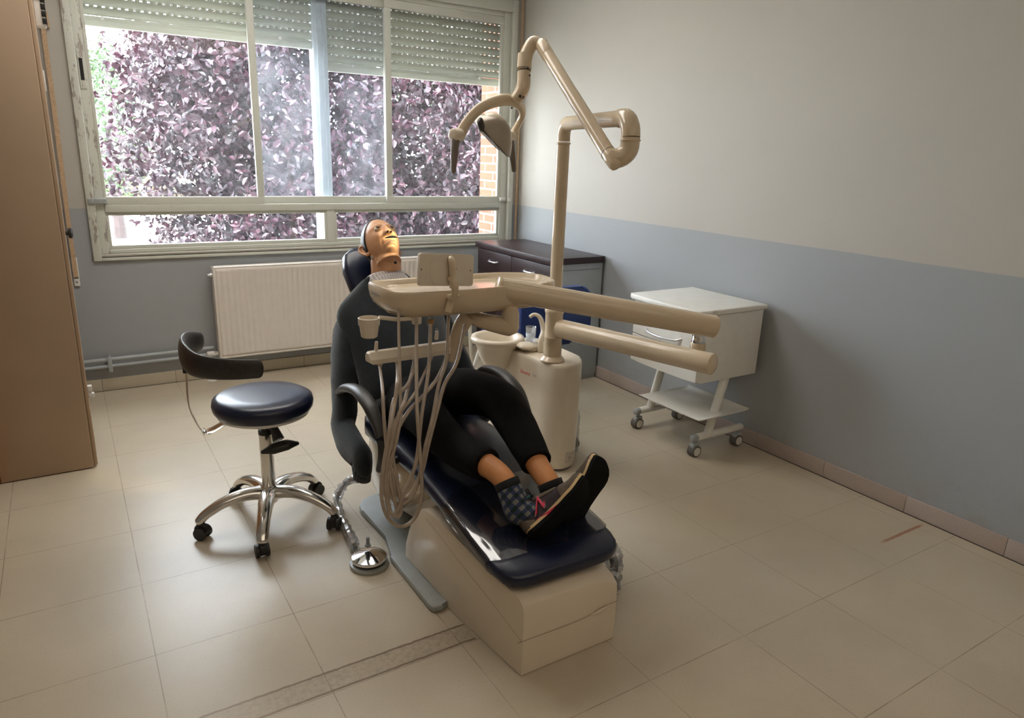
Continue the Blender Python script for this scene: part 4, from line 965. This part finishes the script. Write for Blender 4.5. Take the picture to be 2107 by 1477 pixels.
for i in range(nr+1):
    th = PI*min(max(i/nr, .003), .985); rings.append([HC_+Rh @ headp(th, 2*PI*k/ns) for k in range(ns)])
bm_.loft(rings)
# neck, torso and legs grown as one surface with the head
nk_t = HC_-hcv*.045-hn_*.012; nk_b = V((1.13, 2.785, .875))
bm_.tube(spline([nk_t, lerp(nk_t, nk_b, .45)+V((0, -.004, .012)), nk_b], 6), [.058, .062, .064, .070], 28, ell=(1, 1.02))
rows_ = []
for (c_, rx, ry, ax3) in ((HC_+Rh @ V((0, 0, -.055)), .044, .058, hcv), (HC_+Rh @ V((0, -.014, -.095)), .052, .070, hcv), (HC_+Rh @ V((0, -.020, -.112)), .055, .074, V((0, .72, .69))), (V((1.13, 2.812, .948)), .060, .073, V((0, .66, .75))), (V((1.13, 2.803, .918)), .067, .077, V((0, .62, .78)))):
    fd = ax3.normalized().cross(hx); fd = fd if fd.dot(hn_) > 0 else -fd
    rows_.append([c_+hx*rx*math.cos(2*PI*k/30)+fd*ry*math.sin(2*PI*k/30) for k in range(30)])
bm_.loft(rows_)
def bring(c, hw, hd, a=A, nf=NF, seg=24): return [V(c)+hx*hw*math.cos(2*PI*k/seg)+nf*hd*math.sin(2*PI*k/seg) for k in range(seg)]
bm_.loft([bring(V((1.13, 2.474, .482))+A*s_, hw, hd) for s_, hw, hd in ((-.06, .08, .05), (0, .16, .085), (.12, .155, .085), (.3, .165, .09), (.44, .17, .085), (.50, .12, .07), (.54, .06, .05))])
legA = [V((1.065, 2.42, .50)), V((1.02, 2.24, .535)), V((.995, 2.06, .535)), V((1.02, 1.93, .49)), gx(1010, 962, 1.05), gx(1045, 998, 1.06), gx(1068, 1052, 1.07)]
legB = [V((1.19, 2.42, .51)), V((1.23, 2.22, .57)), V((1.25, 2.03, .585)), V((1.225, 1.85, .53)), gx(1108, 960, 1.20), gx(1134, 1000, 1.195), gx(1150, 1040, 1.20)]
for lg in (legA, legB): bm_.tube(spline(lg, 6), [.075, .072, .055, .048, .037, .034, .030], 20, rnd=.5)
bmesh.ops.recalc_face_normals(bm_.bm, faces=bm_.bm.faces)
me = bpy.data.meshes.new('body_raw'); bm_.bm.to_mesh(me); bm_.bm.free()
tmp = bpy.data.objects.new('tmp', me); COL.objects.link(tmp)
rm = tmp.modifiers.new('r', 'REMESH'); rm.mode = 'VOXEL'; rm.voxel_size = .0032
dg = bpy.context.evaluated_depsgraph_get(); me2 = bpy.data.meshes.new_from_object(tmp.evaluated_get(dg)); bpy.data.objects.remove(tmp)
me2.materials.clear(); me2.materials.append(M['skin'])
# shins in a slightly different plastic
me2.materials.append(M['leg_skin'])
for p_ in me2.polygons: p_.material_index = 1 if p_.center.y < 2.5 and p_.center.z < .8 else 0
body = link('body', me2, mq, 0)
sm_ = body.modifiers.new('s', 'SMOOTH'); sm_.factor = .4; sm_.iterations = 3
HM = lambda x, y, z: HC_+Rh @ V((x, y, z))
# eyes
for s_ in (-1, 1):
    ec = HM(s_*.031, .0815, .005); e = MB().ball(ec, .0130, seg=24).build('eyeball', M['eye_white'], mq, sharp=0)
    g = (Rh @ V((0, 1, .12))).normalized(); MB().ball(ec+g*.0072, .0085, seg=16).build('iris', M['iris'], e, sharp=0)
    lid = [HM(s_*.031+.0155*math.cos(a), .0865+.0055*math.sin(a)**2-.0035*abs(math.cos(a))+.003, .0045+.0085*math.sin(a)) for a in [PI*k/10 for k in range(11)]]
    MB().tube(lid, [.0008, .0014, .0014, .0008], 8).build('eyelid', M['skin'], mq, sharp=0)
    lid = [HM(s_*.031+.0155*math.cos(a), .0865+.0035*math.sin(a)**2-.0035*abs(math.cos(a))+.003, .0035-.0070*math.sin(a)) for a in [PI*k/10 for k in range(11)]]
    MB().tube(lid, [.001, .0016, .0016, .001], 8).build('eyelid', M['skin'], mq, sharp=0)
    MB().ball(HM(s_*.0078, .1085, -.0405), (.0042, .006, .0035), Rh, 12).build('nostril', M['darkhole'], mq, sharp=0)
ml = [HM(x, .1100-14*x*x-.0005, -.0735+6*x*x*(1 if x < 0 else 1)-.0) for x in [(-.027+.054*k/12) for k in range(13)]]
MB().tube(ml, [.0014, .0042, .0050, .0042, .0014], 8, ell=(1, 1)).build('mouth_opening', M['darkhole'], mq, sharp=0)
# ears
for s_ in (-1, 1):
    cx_ = HM(s_*.0715, -.006, -.012); oy = (Rh @ V((s_*.45, -.9, 0))).normalized(); oz = (Rh @ V((s_*.12, -.18, 1))).normalized()
    pts = spline([cx_+oz*q[1]+oy*q[0] for q in ((.002, -.030), (.012, -.034), (.020, -.022), (.030, .002), (.030, .022), (.018, .032), (.004, .026), (.0, .010))], 5)
    e = MB().tube(pts, [.005, .0065, .0050, .0045, .0045, .0042, .004], 10, rnd=.6).build('ear', M['skin'], mq, sharp=0)
    b = MB(); cpt = cx_+oy*.010
    rim_ = pts; b.loft([[lerp(cpt-oy*.004, q, 1.0) for q in rim_], [lerp(cx_+oy*.008, q, .55)-(Rh @ V((s_*.004, 0, 0))) for q in rim_], [lerp(cx_+oy*.004, q, .1)-(Rh @ V((s_*.006, 0, 0))) for q in rim_]], closed=False)
    b.build('ear_shell', M['skin'], e, sharp=0, solid=.002)
# hair cap
b = MB(); rings = []
for i in range(0, 41):
    f = i/40; row = []
    for k in range(64):
        ph = 2*PI*k/64; front = math.sin(ph)          # +1 at the forehead
        lim = lerp(1.75, .62, max(0, front)**.85) if front > 0 else lerp(1.75, 2.15, min(1, -front*2))
        side_ = abs(math.cos(ph))**6; lim += .12*side_
        th = max(.004, lim*f); q = headp(th, ph, .0045 if f < .97 else .001); row.append(HC_+Rh @ q)
    rings.append(row)
b.loft(rings, caps=False); b.build('hair', M['hair'], mq, sharp=0)
# head hinge bolt & neck hole
MB().tube([HM(-.060, -.004, -.070), HM(-.066, -.004, -.071)], .007, 16, ell=(1.3, .8)).build('jaw_bolt', M['silver'], mq)
nh = gx(814, 540, 1.13); nh = lerp(CAM, gx(814, 540, 1.13), 1.0); 
nf_ = V((0, -.9, .3)).normalized()
hole_c = gx(813.5, 540, 1.135); MB().ball(gp_(813.5, 540) if False else hole_c+(hole_c-CAM).normalized()*-.004, (.0068, .006, .006), seg=14).build('neck_hole', M['darkhole'], mq, sharp=0)
# shirt collar
def collar():
    b = MB(); rows_ = []
    c0_ = V((1.13, 2.797, .902)); up2 = V((0, .50, .87)).normalized(); fr = (NF*.9-up2*.0); fr = (fr-up2*fr.dot(up2)).normalized()
    for h_2, r2 in ((-.012, .088), (.022, .080), (.030, .078), (.026, .083), (-.010, .096)):
        row = []
        for k in range(41):
            a = PI*.5+math.radians(14)+2*(PI-math.radians(14))*k/40
            tip = math.exp(-((min(k, 40-k))/5.)**2)
            row.append(c0_+hx*r2*math.cos(a)+fr*(r2*1.02)*math.sin(a)+up2*(h_2-(.022*tip if h_2 == -.010 else .004*tip)))
        rows_.append(row)
    b.loft(rows_, closed=False); return b
collar().build('shirt_collar', M['shirt'], mq, solid=.0025, sub=1)
b = MB(); c0_ = V((1.13, 2.797, .902))
b.loft([bring(V((1.13, 2.76, .855))+A*s_+NF*.02, hw, hd) for s_, hw, hd in ((-.06, .09, .085), (0, .09, .085), (.035, .09, .085), (.055, .07, .07))]); b.build('shirt_front', M['shirt'], mq, sharp=0)
# sweater: torso, sleeves, ribbed hem
def wrinkle(b, amp, fr=14):
    for v in b.bm.verts:
        c = v.co; f = math.sin(c.x*fr*3+c.z*fr*1.3)*math.cos(c.y*fr*2+c.x*5)+.6*math.sin(c.z*fr*4+c.y*9); v.co += V((.3, -.6, .5))*amp*f
Pc = V((1.13, 2.474, .482))
def sw_ring(s_, hw, hd, dx=0, dn=0): return bring(Pc+A*s_+hx*dx+NF*dn, hw, hd, seg=40)
rg = [sw_ring(*q) for q in ((-.005, .205, .112, -.01, -.012), (.03, .212, .122, -.01), (.10, .21, .124, -.01), (.18, .21, .122, -.008), (.27, .222, .122, -.005), (.34, .235, .118), (.39, .240, .105), (.44, .232, .100), (.485, .19, .098), (.52, .14, .095, 0, .02), (.545, .108, .088, 0, .03))]
b = MB(); b.loft(rg, caps=False); wrinkle(b, .0075); sw = b.build('sweater', M['knit'], mq, sharp=0, solid=.004, sub=1)
b = MB(); b.loft([sw_ring(-.055, .200, .110, -.012, -.014), sw_ring(-.03, .206, .115, -.012, -.013), sw_ring(0.0, .207, .118, -.01, -.010)], caps=False); b.build('ribbed_hem', M['rib'], sw, sharp=0, solid=.004)
sl = spline([V((1.03, 2.79, .79)), V((.955, 2.77, .735)), V((.905, 2.70, .60)), V((.872, 2.62, .47)), V((.842, 2.55, .36)), gx(742, 940, .83), gx(744, 965, .83)], 6)
b = MB(); b.tube(sl, [.070, .088, .085, .080, .072, .064, .055, .050], 24, ell=(1.15, .62), up=(0, 1, -.3), rnd=.2); wrinkle(b, .0055, 17); b.build('sleeve', M['knit'], sw, sharp=0)
b = MB(); b.tube([gx(744, 960, .83), gx(745, 985, .83)], [.049, .042], 24, ell=(1.15, .7), up=(0, 1, -.3)); b.build('cuff', M['rib'], sw, sharp=0)
sl = spline([V((1.30, 2.80, .80)), V((1.365, 2.74, .70)), V((1.385, 2.62, .58)), V((1.40, 2.50, .46)), V((1.41, 2.42, .36))], 6)
b = MB(); b.tube(sl, [.080, .075, .062, .055, .045], 24, ell=(1.1, .62), up=(0, 1, -.3), rnd=.4); wrinkle(b, .0055, 17); b.build('sleeve', M['knit'], sw, sharp=0)
# trousers
b = MB(); b.loft([bring(Pc+A*s_, hw, hd, seg=30) for s_, hw, hd in ((-.14, .07, .05), (-.11, .15, .085), (-.05, .185, .100), (.03, .185, .105), (.08, .17, .10))])
for lg, rr_ in ((legA, [.098, .092, .078, .070, .062, .056]), (legB, [.098, .092, .080, .072, .062, .054])):
    lp = spline(lg, 6)[:int(6*4.05)]
    b.tube(lp, rr_, 24, caps=True)
wrinkle(b, .0035, 16)
tr_ = b
bmesh.ops.recalc_face_normals(tr_.bm, faces=tr_.bm.faces)
me = bpy.data.meshes.new('tr'); tr_.bm.to_mesh(me); tr_.bm.free(); tmp = bpy.data.objects.new('tmp', me); COL.objects.link(tmp)
rm = tmp.modifiers.new('r', 'REMESH'); rm.mode = 'VOXEL'; rm.voxel_size = .007
dg = bpy.context.evaluated_depsgraph_get(); me2 = bpy.data.meshes.new_from_object(tmp.evaluated_get(dg)); bpy.data.objects.remove(tmp); me2.materials.clear(); me2.materials.append(M['pants'])
tro = link('trousers', me2, mq, 0); sm_ = tro.modifiers.new('s', 'SMOOTH'); sm_.factor = .6; sm_.iterations = 8
for lg, r2 in ((legA, .055), (legB, .053)):
    lp = spline(lg, 6); i0 = int(6*4.05)-2
    MB().tube([lp[i0], lp[i0+1], lp[i0+1]+(lp[i0+1]-lp[i0])*.2], [r2, r2, r2*.96], 28, rnd=0).build('cuff', M['pants'], tro)
# socks
def sock(lg, heel, par):
    pts = lg; P_ = spline([pts[5], lerp(pts[5], pts[6], .5), pts[6], heel], 8)
    b = MB(); b.tube(P_, [.0395, .041, .041, .040, .037], 28, rnd=.3); o_ = b.build('sock', M['sock'], par, sharp=0)
    uv = o_.data.uv_layers.new(name='UVMap'); ax2 = (heel-pts[5]).normalized(); e1 = (hx-ax2*hx.dot(ax2)).normalized(); e2 = ax2.cross(e1)
    for poly in o_.data.polygons:
        fa = None
        for li in poly.loop_indices:
            d = o_.data.vertices[o_.data.loops[li].vertex_index].co-pts[5]; a = math.atan2(d.dot(e2), d.dot(e1))/(2*PI)*18
            if fa is None: fa = a
            a = a+18 if a-fa < -9 else a-18 if a-fa > 9 else a
            uv.data[li].uv = (a+100, d.dot(ax2)/.0125+100)
    d = (pts[5]-P_[2]).normalized(); MB().tube([pts[5]+d*.014, pts[5]-d*.008, pts[5]-d*.012], [.0405, .0405, .0395], 28).build('sock_band', M['sock_cuff'], o_, sharp=0)
# shoes: local frame x = toe, y = width, z = up out of the sole
def shoe(heel, toe, s_dir, label=None, lat=1):
    X = (toe-heel); Ln = X.length; X.normalize(); Zs = -V(s_dir); Zs = (Zs-X*Zs.dot(X)).normalized(); Ys = Zs.cross(X)
    F = lambda x, y, z: heel+X*x+Ys*y+Zs*z
    L = Ln
    outl = [(0, .033), (.05, .037), (.2, .036), (.38, .036), (.55, .042), (.70, .051), (.82, .051), (.92, .042), (.98, .024), (1.0, .008)]
    def wid(u):
        for i in range(len(outl)-1):
            if outl[i][0] <= u <= outl[i+1][0]: return lerp(outl[i][1], outl[i+1][1], (u-outl[i][0])/(outl[i+1][0]-outl[i][0]))
        return .006
    def rnd0(u): return wid(u)*(math.sqrt(max(0, 1-((.10-u)/.10)**2)) if u < .10 else 1)
    def rock(u): return .030*max(0, (u-.72)/.28)**2+.010*max(0, (.12-u)/.12)**2
    us = [.002, .01, .03, .06, .10, .18, .28, .38, .48, .58, .68, .76, .84, .90, .95, .98, .998]
    def slab(z0, z1, ex_, name, mat, par):
        rings = []
        for u in us:
            w_ = rnd0(u)+ex_; rings.append([F(u*L, sy*w_, zz+rock(u)) for sy, zz in ((-1, z0), (-.5, z0), (.5, z0), (1, z0), (1.0, z1), (-1.0, z1))])
        return MB().loft(rings).build(name, mat, par, sharp=45)
    top = lambda u: lerp(.080, .088, min(1, u/.2)) if u < .30 else (lerp(.088, .032, min(1, (u-.30)/.55)) if u < .85 else lerp(.032, .012, (u-.85)/.15))
    rings = []
    for u in us:
        w_ = max(.004, rnd0(u)*.98); h = top(u); ring = []
        for k in range(18):
            a = PI*k/17; yy = math.cos(a); 
            ring.append(F(u*L, w_*math.copysign(abs(yy)**.55, yy)*(1-.25*math.sin(a)**2*(1 if u < .6 else .3)), .018+rock(u)+h*math.sin(a)**.75*1.0))
        rings.append(ring)
    up = MB().loft(rings, caps=True).build('shoe', M['mesh_shoe'], mq, sharp=50)
    slab(.0, .012, .004, 'outsole', M['sole'], up); slab(.012, .022, .003, 'midsole', M['creamfoam'], up)
    for sgn_ in (-1, 1):   # pink wedge at the heel side, suede toe and heel panels
        q = [F(u*L, sgn_*(rnd0(u)+.0045), z+rock(u)) for u, z in ((.02, .010), (.30, .010), (.52, .0125), (.30, .0215), (.02, .0285))]
        MB().loft([q, [p+Ys*-sgn_*.003 for p in q]]).build('pink_wedge', M['pink'], up)
    rings = []
    for u in [.62, .70, .78, .86, .92, .96, .985, 1.0]:
        w_ = max(.004, (rnd0(min(u, .998)))*.98)+.0016; h = top(u)+.002; ring = []
        for k in range(18):
            a = PI*k/17; uu = u+(.10*math.sin(a)**2 if u < .7 else 0); yy = math.cos(a); ww_ = max(.004, rnd0(min(uu, .998))*.98)+.0018
            ring.append(F(uu*L, ww_*math.copysign(abs(yy)**.55, yy)*(1-.25*math.sin(a)**2*(1 if uu < .6 else .3)), .018+rock(uu)+(top(uu)+.002)*math.sin(a)**.75))
        rings.append(ring)
    MB().loft(rings, closed=False).build('toe_panel', M['suede'], up, sharp=50)
    rings = []
    for u in [.0, .01, .03, .06, .10, .15, .20]:
        ww_ = max(.004, rnd0(max(u, .002)))*1.0+.0018; hh_ = .045*(1-u/.26); ring = []
        for k in range(7):
            for _ in (0,): ring.append(F(u*L-.0016, ww_*1.0, .018+rock(u)+hh_*k/6))
        rings.append(ring)
    for mir in (1, -1):
        rr3 = [[p if mir == 1 else p-Ys*2*((p-heel).dot(Ys)) for p in r3] for r3 in rings]
        MB().loft(rr3, closed=False).build('heel_panel', M['suede'], up, sharp=50, solid=.001)
    # collar opening with teal lining, laces, tongue
    col = [F(L*(.16+.17*math.cos(a)), .027*math.sin(a), .098+.018*math.cos(a)-.030*math.exp(-((math.cos(a)+.15)/.45)**2)*abs(math.sin(a))) for a in [2*PI*k/28 for k in range(29)]]
    MB().tube(col, .0022, 8).build('collar_lining', M['teal'], up, sharp=0)
    for i in range(5):
        u = .36+.062*i; zz = .018+rock(u)+top(u)*1.0+.003
        MB().tube(spline([F(u*L, -.021, zz-.011), F(u*L+.004, -.008, zz), F(u*L+.010, .008, zz), F(u*L+.012, .021, zz-.011)], 4), .0024, 8, ell=(.6, 1.2)).build('lace', M['lace'], up)
    for sg in (-1, 1):
        MB().tube(spline([F(.34*L, -.0, .108), F(.36*L, sg*.022, .128), F(.33*L, sg*.040, .118), F(.35*L, sg*.020, .104), F(.36*L, 0, .106)], 5), .0022, 8).build('bow_loop', M['lace'], up)
        strip = [[F(u*L, sg*rnd0(u)*.52, .022+rock(u)+top(u)*.93) for u in (.32, .40, .48, .56, .64)], [F(u*L, sg*rnd0(u)*.78, .020+rock(u)+top(u)*.74) for u in (.32, .40, .48, .56, .64)]]
        MB().loft(strip, closed=False).build('eyelet_strip', M['suede'], up, solid=.002)
    # letter N on both flanks
    for sg in (-1, 1):
        def put(size, dz, mat, nm):
            lo = text('N', size, mat, Matrix.Identity(4), up, nm, dz)
            for v in lo.data.vertices:
                tx, ty, tz = v.co; tx *= .85
                uu = .375+(tx*(-sg)*hand+ty*.8)/L; zz = .058+ty
                hh_ = top(uu); sa = max(0, min(1, (zz-.018-rock(uu))/hh_))**(1/.75); ca = math.sqrt(1-sa*sa)
                v.co = F(uu*L, sg*(rnd0(uu)*.98*ca**.55*(1-.25*sa*sa)+.0010+dz+tz), zz)
        hand = 1 if Ys.cross(Zs).dot(X) > 0 else -1
        put(.078, .0018, M['ngrey'], 'letter_edge'); put(.068, .0030, M['pink'], 'letter')
    return F
rt_ = CR; 
h1_ = gz(1096, 1113, .335); t1_ = h1_+V((.74, -.16, .62)).normalized()*.245
F1 = shoe(h1_, t1_, (.12, -.85, -.30))
sock(legA, F1(.06, 0, .055), mq)
h2_ = gx(1172, 1088, 1.235); t2_ = h2_+V((.50, -.06, .86)).normalized()*.245
F2 = shoe(h2_, t2_, (.10, -.90, -.12))
sock(legB, F2(.06, 0, .055), mq)

# ================================================================= OUTSIDE
struct(MB().bb((-30, YB+T, -.5), (40, 45, -.3)).build('ground', M['pave'], sharp=30))
def leaves(n, pts, nrm, size, fold=.25, jitter=.9):
    """pts (n,3), directions random"""
    d = rng.normal(size=(n, 3)); d[:, 2] -= .35; d /= np.linalg.norm(d, axis=1)[:, None]
    q = rng.normal(size=(n, 3))*jitter + nrm; w = np.cross(d, q); w /= np.linalg.norm(w, axis=1)[:, None]; u = np.cross(w, d)
    L = size*rng.uniform(.7, 1.25, n)[:, None]; Wd = L*rng.uniform(.24, .34, n)[:, None]
    v = np.stack([pts, pts+d*L*.35+w*Wd*.95+u*L*fold*.3, pts+d*L*.72+w*Wd*.7+u*L*fold*.2, pts+d*L-u*L*.12, pts+d*L*.72-w*Wd*.7+u*L*fold*.2, pts+d*L*.35-w*Wd*.95+u*L*fold*.3], 1).reshape(-1, 3)
    base = np.arange(n)[:, None]*6; f = np.concatenate([base+np.array([[0, 1, 2, 3]]), base+np.array([[0, 3, 4, 5]])], 1).reshape(-1, 4)
    return v, f
def npmesh(name, v, f, mat, parent=None):
    me = bpy.data.meshes.new(name); me.vertices.add(len(v)); me.vertices.foreach_set('co', v.astype(np.float32).ravel())
    me.loops.add(f.size); me.loops.foreach_set('vertex_index', f.astype(np.int32).ravel()); me.polygons.add(len(f))
    me.polygons.foreach_set('loop_start', np.arange(0, f.size, f.shape[1], dtype=np.int32)); me.update(); me.validate()
    me.materials.append(mat); o_ = bpy.data.objects.new(name, me); COL.objects.link(o_)
    if parent is not None: o_.parent = parent; o_.matrix_parent_inverse = wmat(parent).inverted()
    return o_
tt_ = thing('plum_tree', 'large purple-leaved plum tree filling the view outside the window', 'tree', (2.9, 8.6, -.3))
C0 = np.array([3.22, 8.9, 2.2]); RAD = np.array([2.75, 1.95, 3.3])
def crown(ncl, per, rmin, rmax, size, spread, cent, rad, sq=1.0):
    dv = rng.normal(size=(ncl, 3)); dv /= np.linalg.norm(dv, axis=1)[:, None]; dv[:, 1] = -np.abs(dv[:, 1])*1.0
    r = rng.uniform(rmin, rmax, ncl)*(1+.12*np.sin(dv[:, 0]*9+2)*np.cos(dv[:, 2]*8))
    c = cent+dv*rad*r[:, None]
    tw = rng.normal(size=(ncl, 3))*.6+dv; tw /= np.linalg.norm(tw, axis=1)[:, None]
    t_ = rng.uniform(-1, 1, (ncl, per)); p_ = c[:, None]+tw[:, None]*t_[..., None]*spread+rng.normal(size=(ncl, per, 3))*spread*.28
    p_ = p_.reshape(-1, 3); p_[:, 0] += .42*np.maximum(0, p_[:, 2]-1.9); nn_ = np.repeat(dv, per, 0)*.6+np.array([0, 0, .5]); ok = p_[:, 1] > 6.2; p_, nn_ = p_[ok], nn_[ok]; return leaves(len(p_), p_, nn_, size)
v1, f1 = crown(3000, 18, .86, 1.05, .082, .22, C0, RAD)
v2, f2 = crown(3400, 16, .55, .86, .092, .25, C0, RAD)
v3, f3 = crown(220, 14, 1.0, 1.10, .082, .24, C0, RAD)
npmesh('foliage', np.concatenate([v1, v2, v3]), np.concatenate([f1, f2+len(v1), f3+len(v1)+len(v2)]), M['plum'], tt_)
MB().tube(spline([(3.0, 8.7, -.3), (3.05, 8.7, .5), (2.95, 8.65, 1.2), (3.0, 8.7, 2.2)], 5), [.16, .12, .09, .04], 12).build('trunk', M['bark'], tt_)
for i in range(16):
    a = 2*PI*i/16+.2; z0 = random.uniform(.5, 1.6); e_ = V((3.0+2.1*math.cos(a), 8.7+1.3*math.sin(a), z0+random.uniform(.2, 1.3)))
    MB().tube(spline([(3.0, 8.68, z0), lerp(V((3, 8.68, z0)), e_, .5)+V((0, 0, .2)), e_], 5), [.05, .03, .008], 8).build('branch', M['bark'], tt_)
# distant green trees and dry grass
def smalltree(loc, rad, n, mat, name, label, size=.09):
    t2 = thing(name, label, 'tree', (loc[0], loc[1], -.3), 'green trees beyond the plum tree')
    d = rng.normal(size=(n, 3)); d /= np.linalg.norm(d, axis=1)[:, None]; p_ = np.array(loc)+d*np.array(rad)*rng.uniform(.6, 1.05, n)[:, None]
    v, f = leaves(n, p_, d, size); npmesh('foliage', v, f, mat, t2)
    MB().tube([(loc[0], loc[1], -.3), (loc[0], loc[1], loc[2])], [.12, .04], 8).build('trunk', M['bark'], t2)
a = gy(215, 215, 15); smalltree((a.x, 15, a.z-.3), (.75, .8, 1.35), 3500, M['green'], 'green_tree', 'pale green tree far outside, seen past the plum tree on the left')
a = gy(930, 190, 14); smalltree((a.x+.1, 14, a.z), (1.3, 1.0, 1.0), 5000, M['green'], 'green_tree', 'bright green tree outside behind the plum tree, upper right of the window')
a = gz(232, 428, -.3); zt_ = gy(232, 335, a.y).z+.3; g_ = thing('dry_grass', 'tuft of dry yellow grass outside at the left of the window', 'grass', (a.x, a.y, -.3))
n_ = 1200; bx_ = np.stack([rng.normal(a.x+.2, .8, n_), rng.normal(a.y+.2, .5, n_), np.full(n_, -.3)], 1); tp_ = bx_+np.stack([rng.normal(0, .25, n_), rng.normal(0, .2, n_), rng.uniform(.3, 1.0, n_)*zt_], 1)
w2 = np.array([[.022, 0, 0]]); npmesh('blades', np.stack([bx_-w2, bx_+w2, tp_], 1).reshape(-1, 3), np.arange(n_*3).reshape(-1, 3), M['straw'], g_)
# brick pier beyond the right jamb
struct(MB().bb((2.866, YB+.158, .812), (HX1-.0005, YB+T+.11, 2.44)).bb((HX1-.0005, YB+T+.0005, -.3), (3.6, YB+T+.11, 3.2)).build('brick_reveal', M['brick'], sharp=30))
